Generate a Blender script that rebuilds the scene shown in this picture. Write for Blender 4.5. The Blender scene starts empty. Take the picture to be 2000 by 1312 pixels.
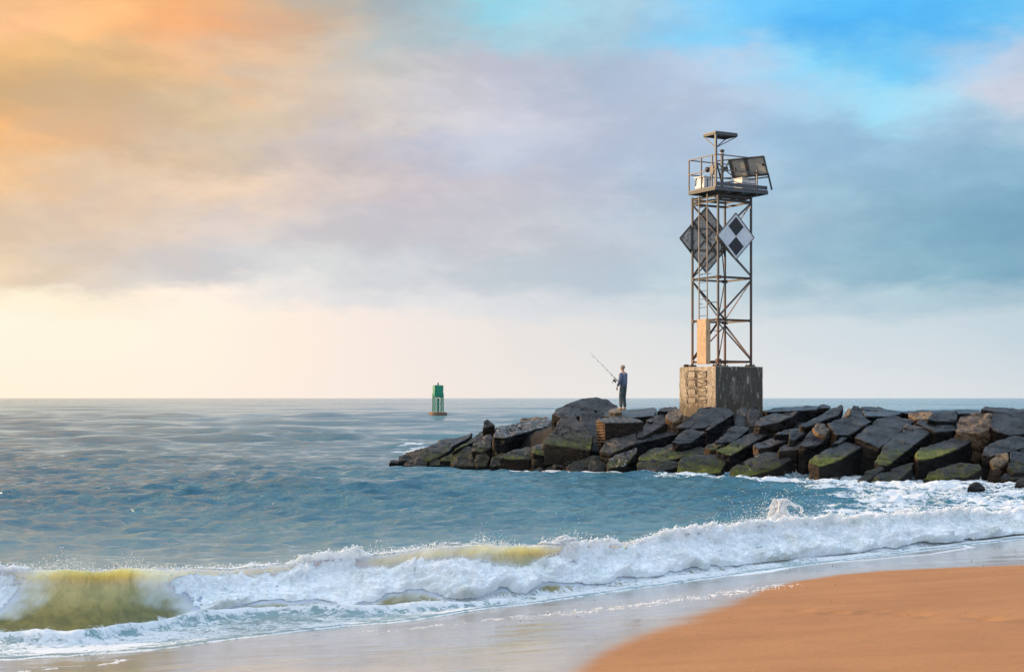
import bpy, bmesh, math, random
import numpy as np
from mathutils import Vector, Matrix
random.seed(7)
R = math.radians
S = bpy.context.scene
COL = S.collection

# ------------------------------------------------------------------ camera
HC, FP, HY = 2.8, 2777.8, 777.0          # eye height, focal length in photo pixels, horizon row
cd = bpy.data.cameras.new('camera'); cam = bpy.data.objects.new('camera', cd); COL.objects.link(cam)
cam.location = (0, 0, HC); cam.rotation_euler = (R(90), 0, 0)
cd.sensor_width = 36; cd.lens = 50; cd.shift_y = 0.0605
cd.clip_start = 0.3; cd.clip_end = 60000
S.camera = cam

# ------------------------------------------------------------------ sun, sky, exposure
SUN_AZ, SUN_EL = R(-74), R(13)           # azimuth measured from +Y towards +X
sdir = Vector((math.sin(SUN_AZ)*math.cos(SUN_EL), math.cos(SUN_AZ)*math.cos(SUN_EL), math.sin(SUN_EL)))
ld = bpy.data.lights.new('sun', 'SUN'); sun = bpy.data.objects.new('sun', ld); COL.objects.link(sun)
ld.energy = 5.0; ld.angle = R(0.6); ld.color = (1.0, 0.70, 0.42)
sun.rotation_euler = (-sdir).to_track_quat('-Z', 'Y').to_euler()
sun.location = (-30, 20, 20)
S.view_settings.view_transform = 'Standard'; S.view_settings.look = 'None'
S.view_settings.exposure = 0.0; S.view_settings.gamma = 1.0

def lin(c):
    return tuple(((v/255)/12.92 if v/255 <= .04045 else ((v/255+.055)/1.055)**2.4) for v in c)

class NT:
    """tiny node-tree helper"""
    def __init__(s, tree): s.t = tree; s.n = tree.nodes; s.l = tree.links
    def new(s, typ, **kw):
        n = s.n.new(typ)
        for k, v in kw.items(): setattr(n, k, v)
        return n
    def put(s, sock, v):
        if isinstance(v, bpy.types.NodeSocket): s.l.new(v, sock)
        elif v is not None: sock.default_value = v
    def math(s, op, a, b=None, c=None, clamp=False):
        n = s.new('ShaderNodeMath', operation=op, use_clamp=clamp)
        s.put(n.inputs[0], a); s.put(n.inputs[1], b)
        if c is not None: s.put(n.inputs[2], c)
        return n.outputs[0]
    def vmath(s, op, a, b=None):
        n = s.new('ShaderNodeVectorMath', operation=op); s.put(n.inputs[0], a); s.put(n.inputs[1], b); return n.outputs[0]
    def mix(s, f, a, b, typ='MIX'):
        n = s.new('ShaderNodeMix', data_type='RGBA', blend_type=typ)
        s.put(n.inputs[0], f)
        s.put(n.inputs[6], a if isinstance(a, bpy.types.NodeSocket) else (tuple(a)+(1,))[:4])
        s.put(n.inputs[7], b if isinstance(b, bpy.types.NodeSocket) else (tuple(b)+(1,))[:4])
        return n.outputs[2]
    def noise(s, vec, scale, detail=4, rough=.55, dist=0.0, out=0):
        n = s.new('ShaderNodeTexNoise'); s.put(n.inputs['Vector'], vec); n.inputs['Scale'].default_value = scale
        n.inputs['Detail'].default_value = detail; n.inputs['Roughness'].default_value = rough
        n.inputs['Distortion'].default_value = dist
        return n.outputs[out]
    def ramp(s, f, stops, interp='LINEAR'):
        n = s.new('ShaderNodeValToRGB'); cr = n.color_ramp; cr.interpolation = interp
        while len(cr.elements) < len(stops): cr.elements.new(0.5)
        for e, (p, c) in zip(cr.elements, stops):
            e.position = p; e.color = (tuple(c)+(1,))[:4] if not isinstance(c, (int, float)) else (c, c, c, 1)
        s.put(n.inputs[0], f); return n.outputs[0]
    def rng(s, v, a, b, c=0.0, d=1.0, smooth=True):
        n = s.new('ShaderNodeMapRange', interpolation_type='SMOOTHSTEP' if smooth else 'LINEAR')
        for i, q in enumerate((v, a, b, c, d)): s.put(n.inputs[i], q)
        return n.outputs[0]
    def attr(s, name, out='Fac'):
        return s.new('ShaderNodeAttribute', attribute_name=name).outputs[out]
    def scaled(s, vec, sc):
        return s.vmath('MULTIPLY', vec, sc)

W = bpy.data.worlds.new('World'); S.world = W; W.use_nodes = True
w = NT(W.node_tree); w.n.clear()
tc = w.new('ShaderNodeTexCoord').outputs['Generated']
# cloud warp: two octaves of soft turbulence, stretched along the horizon
wv = w.scaled(tc, (5.0, 5.0, 14.0))
n1 = w.noise(wv, .9, 3.5, .50, 0, out=1)
wo = w.vmath('MULTIPLY', w.vmath('SUBTRACT', n1, (.5, .5, .5)), (.10, .10, .05))
n2 = w.noise(w.scaled(tc, (9, 9, 22)), 1.7, 7, .60, .2, out=1)
wo2 = w.vmath('MULTIPLY', w.vmath('SUBTRACT', n2, (.5, .5, .5)), (.10, .10, .062))
sep0 = w.new('ShaderNodeSeparateXYZ'); w.put(sep0.inputs[0], tc)
fade = w.rng(sep0.outputs[2], 0.0, 0.10, 0.12, 1.0)
vm = w.new('ShaderNodeVectorMath', operation='SCALE'); w.put(vm.inputs[0], w.vmath('ADD', wo, wo2)); w.put(vm.inputs['Scale'], fade)
dv = w.vmath('NORMALIZE', w.vmath('ADD', tc, vm.outputs[0]))
sep = w.new('ShaderNodeSeparateXYZ'); w.put(sep.inputs[0], dv)
az = w.math('ARCTAN2', sep.outputs[0], sep.outputs[1])
azf = w.math('MULTIPLY_ADD', az, 1/(2*math.pi), 0.5)
el = w.math('ARCSINE', w.math('MAXIMUM', sep.outputs[2], 0.0))
COLS = [math.degrees(math.atan((p-1000)/FP)) for p in range(0, 2001, 200)]
ROWS = [  # (photo row, eleven colours left to right)
 (777, [(255,238,214),(255,238,217),(253,236,219),(248,232,219),(241,229,220),(234,226,221),(229,226,223),(225,226,225),(221,224,226),(217,221,224),(212,218,222)]),
 (640, [(255,242,220),(255,241,220),(254,238,220),(248,232,218),(240,228,222),(230,224,220),(222,222,222),(216,220,222),(208,218,224),(200,214,222),(190,208,218)]),
 (592, [(254,238,210),(250,235,212),(245,228,212),(215,212,212),(215,214,216),(212,214,218),(202,210,216),(192,206,214),(178,200,212),(165,194,208),(160,188,204)]),
 (540, [(235,210,180),(215,205,195),(205,202,202),(202,204,206),(198,202,208),(190,200,208),(180,198,210),(172,196,210),(152,186,204),(130,174,196),(120,168,192)]),
 (460, [(225,198,168),(222,200,180),(212,198,190),(200,194,196),(196,192,200),(192,194,202),(180,192,206),(165,190,208),(148,184,206),(125,172,196),(115,165,192)]),
 (370, [(245,195,140),(230,200,168),(230,200,172),(212,194,186),(200,190,196),(195,192,202),(178,188,208),(162,188,212),(148,186,212),(138,182,208),(125,172,200)]),
 (300, [(248,185,120),(222,184,145),(208,184,158),(195,182,178),(182,184,202),(184,192,212),(178,188,210),(168,190,215),(150,188,218),(150,190,218),(160,190,212)]),
 (220, [(215,175,125),(215,180,140),(210,185,150),(212,190,170),(205,198,195),(198,198,212),(178,188,210),(172,190,215),(165,200,228),(150,218,245),(200,205,220)]),
 (140, [(235,185,125),(222,182,130),(235,185,140),(215,190,165),(190,190,188),(195,195,208),(175,190,210),(180,200,225),(135,212,248),(105,200,250),(185,205,228)]),
 (60,  [(252,200,130),(255,200,120),(255,185,110),(205,180,155),(170,182,188),(165,205,220),(165,200,220),(125,205,248),(85,185,250),(82,185,250),(110,200,248)]),
 (-10, [(255,200,125),(255,196,115),(255,190,110),(205,185,160),(165,182,188),(145,215,235),(170,205,225),(120,200,248),(90,190,250),(85,185,250),(95,190,245)]),
]
# the rest of the circle: behind-left, sun side | right side, behind   (azimuth degrees)
def around(i):
    t = i/10.0
    sunc = tuple(a*(1-t)+b*t for a, b in zip((255,226,178),(235,205,160)))
    back = tuple(a*(1-t)+b*t for a, b in zip((196,202,214),(160,182,212)))
    right = tuple(a*(1-t)+b*t for a, b in zip((196,204,214),(96,160,222)))
    return sunc, back, right
prev = None
for i, (py, cs) in enumerate(ROWS):
    e = math.atan((HY-py)/FP)
    def desat(c, k): g = .3*c[0]+.59*c[1]+.11*c[2]; return tuple(min(255, (g+(v-g)*k)*(1.05 if k < .9 else 1.02)) for v in c)
    cs = [(c[0], c[1]-7, c[2]+10) if n <= 2 and py <= 60 else c for n, c in enumerate(cs)]
    cs = [desat(c, .80 if 2 <= n <= 7 and 140 < py < 600 else (.86 if n > 7 and 300 < py < 600 else .94)) for n, c in enumerate(cs)]
    sc_, bk, rt = around(i)
    BK = tuple(v*1.55 for v in lin(bk))
    st = [(-180, BK), (-115, tuple((a+b)/2 for a, b in zip(BK, lin(sc_)))), (-66, lin(sc_)), (-38, lin(cs[0]))] + [(a, lin(q)) for a, q in zip(COLS, cs)] + [(60, lin(rt)), (120, BK), (180, BK)]
    c = w.ramp(azf, [((a+180)/360, q) for a, q in st])
    if prev is None: prev = c; pe = e
    else:
        prev = w.mix(w.rng(el, pe, e), prev, c); pe = e
def br(c, k): return tuple(v*k for v in lin(c))
hi = w.ramp(azf, [(0, br((168,188,206), 4.2)), (.32, br((206,198,194), 4.0)), (.45, br((190,194,202), 3.8)), (.56, br((165,190,210), 4.2)), (1, br((168,188,206), 4.2))])
prev = w.mix(w.rng(el, R(22), R(60)), prev, hi)
# fine streaky texture in the cloud itself
tex = w.noise(w.vmath('ADD', w.scaled(tc, (6, 6, 17)), wo2), 1.4, 8, .57, .25)
tex2 = w.noise(w.scaled(tc, (14, 14, 30)), 2.3, 7, .62, .2)
tm = w.math('ADD', w.math('MULTIPLY', tex, .72), w.math('MULTIPLY', tex2, .28))
amt = w.rng(sep0.outputs[2], .045, .085)
shade = w.mix(w.rng(tm, .40, .62), (.925, .935, .955), (1.075, 1.065, 1.045))
shade = w.mix(amt, (1, 1, 1), shade)
prev = w.mix(1.0, prev, shade, 'MULTIPLY')
cl = w.new('ShaderNodeVectorMath', operation='SCALE'); w.put(cl.inputs[0], prev); w.put(cl.inputs['Scale'], 10.0)
sky = w.new('ShaderNodeTexSky', sky_type='NISHITA', sun_disc=False)
sky.sun_elevation = SUN_EL; sky.sun_rotation = SUN_AZ % (2*math.pi); sky.altitude = 0; sky.air_density = 1.2; sky.dust_density = 2.0
clear = w.rng(el, R(22), R(60), 0.0, 0.35)
final = w.mix(clear, cl.outputs[0], sky.outputs[0])
bg = w.new('ShaderNodeBackground'); w.put(bg.inputs[0], final); bg.inputs[1].default_value = 0.1
wo_ = w.new('ShaderNodeOutputWorld'); w.l.new(bg.outputs[0], wo_.inputs[0])

# ------------------------------------------------------------------ numpy noise
_rng = np.random.default_rng(11)
_P = _rng.permutation(256).astype(np.int32); _P = np.concatenate([_P, _P, _P])
_G = _rng.normal(size=(256, 3)).astype(np.float32); _G /= np.linalg.norm(_G, axis=1)[:, None]
def pn(x, y, z=None):
    """gradient noise, about -1..1"""
    x = np.asarray(x, np.float32); y = np.asarray(y, np.float32)
    xi = np.floor(x).astype(np.int32); yi = np.floor(y).astype(np.int32)
    xf = x-xi; yf = y-yi; xi &= 255; yi &= 255
    u = xf*xf*xf*(xf*(xf*6-15)+10); v = yf*yf*yf*(yf*(yf*6-15)+10)
    if z is None:
        def g(i, j):
            h = _P[_P[(xi+i) & 255]+((yi+j) & 255)]
            return _G[h, 0]*(xf-i)+_G[h, 1]*(yf-j)
        a = g(0, 0); b = g(1, 0); c = g(0, 1); d = g(1, 1)
        a = a+(b-a)*u; c = c+(d-c)*u
        return (a+(c-a)*v)*1.7
    z = np.asarray(z, np.float32); zi = np.floor(z).astype(np.int32); zf = z-zi; zi &= 255
    t = zf*zf*zf*(zf*(zf*6-15)+10)
    def g(i, j, k):
        h = _P[_P[_P[(xi+i) & 255]+((yi+j) & 255)]+((zi+k) & 255)]
        return _G[h, 0]*(xf-i)+_G[h, 1]*(yf-j)+_G[h, 2]*(zf-k)
    def l(a, b, q): return a+(b-a)*q
    return l(l(l(g(0,0,0), g(1,0,0), u), l(g(0,1,0), g(1,1,0), u), v),
             l(l(g(0,0,1), g(1,0,1), u), l(g(0,1,1), g(1,1,1), u), v), t)*1.5
def fbm(x, y, z=None, o=4, gain=.5, ridge=False):
    s = 0; a = 1.0; tot = 0
    for k in range(o):
        q = 2.03**k
        n = pn(x*q+17.3*k, y*q-9.1*k, None if z is None else z*q+4.7*k)
        if ridge: n = np.abs(n)*2-.5
        s = s+n*a; tot += a; a *= gain
    return s/tot
def sm(x, a, b):
    t = np.clip((x-a)/(b-a), 0, 1); return t*t*(3-2*t)

# ------------------------------------------------------------------ object helpers
def tag(o, label=None, cat=None, group=None, kind=None):
    if label: o['label'] = label
    if cat: o['category'] = cat
    if group: o['group'] = group
    if kind: o['kind'] = kind
    return o
def link(name, me, parent=None, mat=None):
    o = bpy.data.objects.new(name, me); COL.objects.link(o)
    if mat is not None: me.materials.append(mat)
    if parent is not None: o.parent = parent
    return o
def empty(name, loc, rz=0):
    o = bpy.data.objects.new(name, None); COL.objects.link(o); o.location = loc; o.rotation_euler = (0, 0, rz); o.empty_display_size = .3
    return o
def grid_mesh(name, P, keep=None, smooth=True):
    """P: (rows, cols, 3) vertex grid"""
    r, c, _ = P.shape
    idx = np.arange(r*c, dtype=np.int32).reshape(r, c)
    f = np.stack([idx[:-1, :-1], idx[:-1, 1:], idx[1:, 1:], idx[1:, :-1]], -1).reshape(-1, 4)
    V = P.reshape(-1, 3)
    if keep is not None: f = f[keep.reshape(-1)]
    used = None
    if keep is not None:
        used = np.unique(f); rm = np.full(len(V), -1, np.int32); rm[used] = np.arange(len(used)); f = rm[f]; V = V[used]
    me = raw_mesh(name, V, f, smooth)
    return me, used
def raw_mesh(name, V, f, smooth=False):
    V = np.ascontiguousarray(V, np.float32); f = np.ascontiguousarray(f, np.int32); k = f.shape[1]
    me = bpy.data.meshes.new(name); me.vertices.add(len(V)); me.vertices.foreach_set('co', V.ravel())
    me.loops.add(f.size); me.loops.foreach_set('vertex_index', f.ravel())
    me.polygons.add(len(f)); me.polygons.foreach_set('loop_start', np.arange(0, f.size, k, dtype=np.int32))
    me.polygons.foreach_set('use_smooth', np.full(len(f), smooth))
    me.update(calc_edges=True); me.validate()
    return me
def setattr_f(me, name, arr):
    a = me.attributes.new(name, 'FLOAT', 'POINT'); a.data.foreach_set('value', np.ascontiguousarray(arr, np.float32).ravel())

class MB:
    """collects simple solids into one mesh"""
    def __init__(s): s.bm = bmesh.new()
    def box(s, c, size, rot=None, bev=0.0):
        M = Matrix.Translation(c) @ (rot.to_4x4() if rot is not None else Matrix.Identity(4)) @ Matrix.Diagonal((*size, 1))
        r = bmesh.ops.create_cube(s.bm, size=1, matrix=M)
        if bev:
            es = list({e for v in r['verts'] for e in v.link_edges})
            bmesh.ops.bevel(s.bm, geom=es, offset=bev, segments=2, affect='EDGES', profile=.5)
        return s
    def bar(s, a, b, w_, h=None, up=(0, 0, 1)):
        a = Vector(a); b = Vector(b); d = b-a; L = d.length; d.normalize()
        up = Vector(up)
        if abs(d.dot(up)) > .98: up = Vector((1, 0, 0))
        x = d.cross(up).normalized(); y = x.cross(d).normalized()
        return s.box((a+b)/2, (w_, h or w_, L), Matrix((x, y, d)).transposed() if False else Matrix(((x.x, y.x, d.x), (x.y, y.y, d.y), (x.z, y.z, d.z))))
    def angle(s, a, b, w_, t=.012, flip=1):
        """L-section steel between two points"""
        a = Vector(a); b = Vector(b); d = (b-a).normalized(); up = Vector((0, 0, 1)) if abs(d.z) < .98 else Vector((1, 0, 0))
        x = d.cross(up).normalized(); y = x.cross(d).normalized()
        o1 = x*(w_/2)*flip
        s.bar(a, b, t, w_); s.bar(a+o1+y*(w_/2), b+o1+y*(w_/2), w_, t)
        return s
    def tube(s, pts, r, n=8, r2=None):
        pts = [Vector(p) for p in pts]
        m = len(pts); rings = []
        for i, p in enumerate(pts):
            d = (pts[min(i+1, m-1)]-pts[max(i-1, 0)]).normalized()
            up = Vector((0, 0, 1)) if abs(d.z) < .95 else Vector((1, 0, 0))
            x = d.cross(up).normalized(); y = x.cross(d)
            rr = r if r2 is None else r+(r2-r)*i/(m-1)
            rings.append([s.bm.verts.new(p+(x*math.cos(2*math.pi*k/n)+y*math.sin(2*math.pi*k/n))*rr) for k in range(n)])
        for A, B in zip(rings, rings[1:]):
            for k in range(n): s.bm.faces.new((A[k], A[(k+1) % n], B[(k+1) % n], B[k]))
        s.bm.faces.new(rings[0][::-1]); s.bm.faces.new(rings[-1])
        return s
    def lathe(s, c, prof, n=24):
        """prof: list of (radius, z)"""
        rings = []
        for r_, z in prof:
            rings.append([s.bm.verts.new((c[0]+r_*math.cos(2*math.pi*k/n), c[1]+r_*math.sin(2*math.pi*k/n), c[2]+z)) for k in range(n)])
        for A, B in zip(rings, rings[1:]):
            for k in range(n): s.bm.faces.new((A[k], A[(k+1) % n], B[(k+1) % n], B[k]))
        s.bm.faces.new(rings[0][::-1]); s.bm.faces.new(rings[-1])
        return s
    def prism(s, poly, n, t):
        """flat polygon (list of 3d points) given thickness t along n"""
        n = Vector(n).normalized()*t
        A = [s.bm.verts.new(Vector(p)) for p in poly]; B = [s.bm.verts.new(Vector(p)+n) for p in poly]
        k = len(A)
        s.bm.faces.new(A[::-1]); s.bm.faces.new(B)
        for i in range(k): s.bm.faces.new((A[i], A[(i+1) % k], B[(i+1) % k], B[i]))
        return s
    def build(s, name, mat, parent=None, smooth=False):
        bmesh.ops.recalc_face_normals(s.bm, faces=s.bm.faces)
        me = bpy.data.meshes.new(name); s.bm.to_mesh(me); s.bm.free()
        if smooth:
            for p in me.polygons: p.use_smooth = True
        return link(name, me, parent, mat)

def material(name):
    m = bpy.data.materials.new(name); m.use_nodes = True
    t = NT(m.node_tree); b = [x for x in t.n if x.type == 'BSDF_PRINCIPLED'][0]
    return m, t, b
def bump(t, b, h, strength=.5, dist=.02):
    n = t.new('ShaderNodeBump'); n.inputs['Strength'].default_value = strength; n.inputs['Distance'].default_value = dist
    t.put(n.inputs['Height'], h); t.l.new(n.outputs[0], b.inputs['Normal'])
def simple(name, c1, c2, scale=6, rough=.6, metal=0.0, bs=.3, bd=.01, c3=None, streak=None):
    m, t, b = material(name)
    o = t.new('ShaderNodeTexCoord').outputs['Object']
    v = o if streak is None else t.scaled(o, streak)
    n = t.noise(v, scale, 6, .62, .3)
    c = t.mix(t.rng(n, .36, .64), c1, c2)
    if c3 is not None:
        n3 = t.noise(v, scale*2.7, 5, .65, .6)
        c = t.mix(t.rng(n3, .52, .66), c, c3)
    t.put(b.inputs['Base Color'], c); b.inputs['Roughness'].default_value = rough; b.inputs['Metallic'].default_value = metal
    bump(t, b, t.noise(o, scale*5, 5, .6), bs, bd)
    return m
def wpt(px, py, D):
    return Vector(((px-1000)/FP*D, D, HC-(py-HY)/FP*D))

# ------------------------------------------------------------------ shore geometry (world space curves, y as a function of x)
def curve(pts, z=0.03):
    P = [((px-1000)/FP*((HC-z)*FP/(py-HY)), (HC-z)*FP/(py-HY)) for px, py in pts]
    P.sort(); return np.array([p[0] for p in P]), np.array([p[1] for p in P])
def smooth_curve(pts, z, width=.7):
    X, Y = curve(pts, z)
    # extrapolate with end slopes, then resample and smooth
    sl = (Y[1]-Y[0])/(X[1]-X[0])*.6; sr = (Y[-1]-Y[-3])/(X[-1]-X[-3])
    X = np.concatenate([[X[0]-40], X, [X[-1]+60]]); Y = np.concatenate([[Y[0]-40*max(sl, .15)], Y, [Y[-1]+60*sr]])
    xs = np.arange(-45, 70, .1); ys = np.interp(xs, X, Y)
    k = np.exp(-.5*(np.arange(-30, 31)*.1/width)**2); k /= k.sum()
    ys = np.convolve(np.pad(ys, 30, mode='edge'), k, 'valid')
    return lambda x: np.interp(x, xs, ys)
SW = smooth_curve([(0,1290),(170,1280),(350,1264),(500,1242),(800,1212),(1000,1183),(1105,1170),(1271,1146),(1400,1128),(1530,1110),(1700,1088),(1850,1070),(2000,1052)], .03, .3)
TO = smooth_curve([(0,1232),(200,1234),(330,1203),(450,1192),(600,1180),(900,1172),(1100,1150),(1300,1120),(1500,1094),(1700,1074),(1850,1058),(2000,1040)], .05, .3)
def on_sand(pts):
    out = []
    for px, py in pts:
        D = 15.0
        for _ in range(40):
            x = (px-1000)/FP*D; q = float(SW(x))-D
            z = .03+.058*q+.0016*min(max(q-2, 0), 12)**2*math.exp(-min(max(q-2, 0), 30)/14) if q > 0 else .03
            D = .5*D+.5*(HC-z)*FP/(py-HY)
        out.append((1000+FP*x/D, HY+FP*(HC-.22)/D))      # same x, y expressed for the z = .22 plane used by curve()
    return out
WE = smooth_curve(on_sand([(1150,1300),(1180,1265),(1290,1225),(1400,1190),(1500,1145),(1600,1127),(1700,1115),(1850,1108),(2000,1103)]), .22, .25)
def sand_z(q):
    """height by metres landwards of the swash line"""
    up = .03+.058*q+.0016*np.clip(q-2, 0, 12)**2*np.exp(-np.clip(q-2, 0, 30)/14)
    return np.where(q > 0, up, .03+.07*q)
CREST_PX = [(0,1113),(60,1108),(110,1103),(250,1103),(450,1110),(560,1098),(700,1085),(850,1061),(950,1057),(1100,1062),(1200,1056),(1350,1037),(1500,1020),(1650,1020),(1800,1006),(1900,1008),(2000,1004)]
OFF = .95
def crest_height():
    X = []; A = []
    for px, py in CREST_PX:
        u = (px-1000)/FP
        D = 20.0
        for _ in range(30): D = TO(u*D)+OFF
        X.append(u*D); A.append(HC-(py-HY)/FP*D)
    return np.array(X), np.array(A)
cx_, ca_ = crest_height()
def AMP(x):
    a = np.interp(x, cx_, ca_)
    a = a+.035*pn(x*1.3, x*0+3.3)+.02*pn(x*4.1, x*0+8.3)
    return np.where(x > cx_[-1], ca_[-1]*np.exp(-np.clip(x-cx_[-1], 0, 99)/14), a)
def front(r):
    """concave breaker face, r = 0 crest .. 1 toe"""
    r = np.clip(r, 0, 1.4)
    return np.clip(1-np.sqrt(r*r*.6+r*.4+.0006)/1.0004, 0, 1)

# ------------------------------------------------------------------ materials: water, foam, sand
def foam_bsdf(t, o):
    fb = t.new('ShaderNodeBsdfPrincipled')
    fb.inputs['Base Color'].default_value = (.74, .76, .78, 1); fb.inputs['Roughness'].default_value = .75
    fb.inputs['Subsurface Weight'].default_value = .5; fb.inputs['Subsurface Radius'].default_value = (.06, .07, .08)
    fb.inputs['Subsurface Scale'].default_value = 1.0
    return fb
WM, t, b = material('water')
o = t.new('ShaderNodeTexCoord').outputs['Object']
sea = t.attr('silt'); thin = t.attr('thin'); fm = t.attr('foam')
nz = t.noise(o, .25, 4, .5)
deep = t.mix(t.rng(nz, .35, .65), (.034, .145, .205), (.058, .185, .24))
shal = t.mix(t.noise(o, 1.1, 3), (.14, .255, .285), (.20, .275, .265))
c = t.mix(sea, deep, shal)
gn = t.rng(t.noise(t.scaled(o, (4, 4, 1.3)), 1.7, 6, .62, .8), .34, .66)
gold = t.mix(t.attr('lip'), t.mix(gn, (.22, .18, .045), (.13, .12, .03)), t.mix(gn, (.64, .54, .25), (.46, .40, .17)))  # backlit glow painted into the silty gold, brightest at the lip
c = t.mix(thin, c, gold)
c = t.mix(t.attr('veil'), c, (.74, .78, .78))
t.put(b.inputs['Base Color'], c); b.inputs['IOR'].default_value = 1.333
paws = t.rng(t.noise(t.scaled(o, (.25, 1, 1)), .045, 5, .62, .3), .38, .64)
t.put(b.inputs['Roughness'], t.mix(thin, t.mix(paws, (.05,)*3, (.11,)*3), (.22,)*3))
b.inputs['Specular IOR Level'].default_value = .5
t.put(b.inputs['Subsurface Weight'], t.math('MULTIPLY', thin, .85)); b.inputs['Subsurface Radius'].default_value = (.55, .45, .16); b.inputs['Subsurface Scale'].default_value = 1.0
bn = t.math('ADD', t.math('ADD', t.noise(t.scaled(o, (1, 1.6, 1)), 3.2, 7, .66, .3), t.math('MULTIPLY', t.noise(t.scaled(o, (1, 1.9, 1)), 1.2, 5, .6), 1.6)), t.math('MULTIPLY', t.noise(t.scaled(o, (1, 2.0, 1)), .55, 5, .6, .3), 2.2))
bn = t.math('ADD', bn, t.math('MULTIPLY', t.noise(t.scaled(o, (.5, 1.0, 1)), .11, 5, .62, .2), 9.0))
bp = t.new('ShaderNodeBump'); t.put(bp.inputs['Strength'], t.math('MULTIPLY_ADD', sea, -.80, 1.0)); bp.inputs['Distance'].default_value = .17; t.put(bp.inputs['Height'], bn)
t.l.new(bp.outputs[0], b.inputs['Normal'])
# lacy foam: warped ridged cells over the vertex mask
ow = t.vmath('ADD', t.scaled(o, (1, 1.25, 1)), t.scaled(t.vmath('SUBTRACT', t.noise(o, 1.7, 4, .6, out=1), (.5, .5, .5)), (.9, .9, .9)))
r1 = t.math('ABSOLUTE', t.math('SUBTRACT', t.noise(ow, 2.3, 5, .6, .6), .5))
r2 = t.math('ABSOLUTE', t.math('SUBTRACT', t.noise(ow, 6.1, 5, .6, .8), .5))
lace = t.math('SUBTRACT', 1.0, t.math('ADD', t.math('MULTIPLY', r1, 4.6), t.math('MULTIPLY', r2, 3.2)))   # 1 on the strands
fine = t.noise(o, 22, 5, .7)
lv = t.math('ADD', t.math('ADD', lace, t.math('MULTIPLY', t.math('SUBTRACT', fine, .5), .8)), t.math('MULTIPLY_ADD', fm, 2.6, -1.9))
fmask = t.math('MULTIPLY', t.rng(lv, -.12, .42), t.rng(fm, .02, .14))
fb = foam_bsdf(t, o)
fbp = t.new('ShaderNodeBump'); fbp.inputs['Strength'].default_value = .9; fbp.inputs['Distance'].default_value = .03
t.put(fbp.inputs['Height'], t.math('ADD', lace, t.math('MULTIPLY', fine, .8))); t.l.new(fbp.outputs[0], fb.inputs['Normal'])
mx = t.new('ShaderNodeMixShader'); t.put(mx.inputs[0], fmask); t.l.new(b.outputs[0], mx.inputs[1]); t.l.new(fb.outputs[0], mx.inputs[2])
t.l.new(mx.outputs[0], [x for x in t.n if x.type == 'OUTPUT_MATERIAL'][0].inputs[0])

FM, t, b = material('foam')
o = t.new('ShaderNodeTexCoord').outputs['Object']
t.put(b.inputs['Base Color'], t.mix(t.rng(t.noise(o, 2.4, 4), .3, .7), (.86, .90, .93), (.95, .95, .94)))
t.put(b.inputs['Base Color'], t.mix(t.rng(t.noise(t.scaled(o, (1, 1, 2.4)), 1.5, 6, .62, .4), .46, .64, 0, .55), t.mix(t.rng(t.noise(o, 2.4, 4), .3, .7), (.86, .90, .93), (.95, .95, .94)), (.58, .64, .58)))
b.inputs['Roughness'].default_value = .7
b.inputs['Subsurface Weight'].default_value = .7; b.inputs['Subsurface Radius'].default_value = (.10, .10, .10); b.inputs['Subsurface Scale'].default_value = 1.0
bump(t, b, t.math('ADD', t.noise(o, 26, 7, .72), t.math('MULTIPLY', t.noise(o, 7, 4, .6), 2.5)), .6, .03)
DM, t, b = material('spray_droplets')
b.inputs['Base Color'].default_value = (.9, .9, .9, 1); b.inputs['Roughness'].default_value = .4
b.inputs['Subsurface Weight'].default_value = 0.0

SM, t, b = material('sand')
o = t.new('ShaderNodeTexCoord').outputs['Object']
wet = t.attr('wet'); film = t.attr('film')
g1 = t.noise(o, 90, 3, .7); g2 = t.noise(t.scaled(o, (.5, 1.6, 1)), .9, 5, .6, .4)
dry = t.mix(t.rng(g2, .3, .7), (.42, .185, .068), (.48, .22, .086))
dry = t.mix(t.rng(t.noise(o, 28, 5, .75), .42, .70, 0, .38), dry, (.25, .115, .05))
dry = t.mix(t.rng(t.noise(o, .8, 5, .6), .4, .65, 0, .35), dry, (.31, .14, .06))
dry = t.mix(t.rng(g1, .35, .75, 0, .55), dry, (.22, .11, .055))
damp = t.mix(t.rng(g2, .3, .7), (.30, .205, .14), (.37, .26, .175))
t.put(b.inputs['Base Color'], t.mix(wet, dry, damp))
t.put(b.inputs['Roughness'], t.math('ADD', t.math('MULTIPLY_ADD', wet, -.42, .78), t.math('MULTIPLY', film, -.22)))
t.put(b.inputs['Specular IOR Level'], t.math('MULTIPLY_ADD', wet, .45, .15))
t.put(b.inputs['Coat Weight'], t.math('MULTIPLY', wet, .70)); t.put(b.inputs['Coat Roughness'], t.math('MULTIPLY_ADD', film, -.10, .17)); b.inputs['Coat IOR'].default_value = 1.36
bp = t.new('ShaderNodeBump'); bp.inputs['Distance'].default_value = .006
t.put(bp.inputs['Strength'], t.math('MULTIPLY_ADD', wet, -.50, .80))
t.put(bp.inputs['Height'], t.math('ADD', t.noise(o, 140, 3, .7), t.math('MULTIPLY', t.noise(t.scaled(o, (1, 2.4, 1)), 5, 4, .6), 3.0)))
t.l.new(bp.outputs[0], b.inputs['Normal'])

# ------------------------------------------------------------------ jetty depth model
DFX = np.array([700, 760, 930, 1100, 1180, 1300, 1600, 1800, 2000, 2300]); DFY = np.array([903, 905, 910, 925, 930, 932, 940, 941, 942, 948])
def d_front(px): return HC*FP/(np.interp(px, DFX, DFY)-HY)
KS = .70
def slope_depth(px, py): return (HC+KS*d_front(px))/(KS+(py-HY)/FP)

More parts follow.
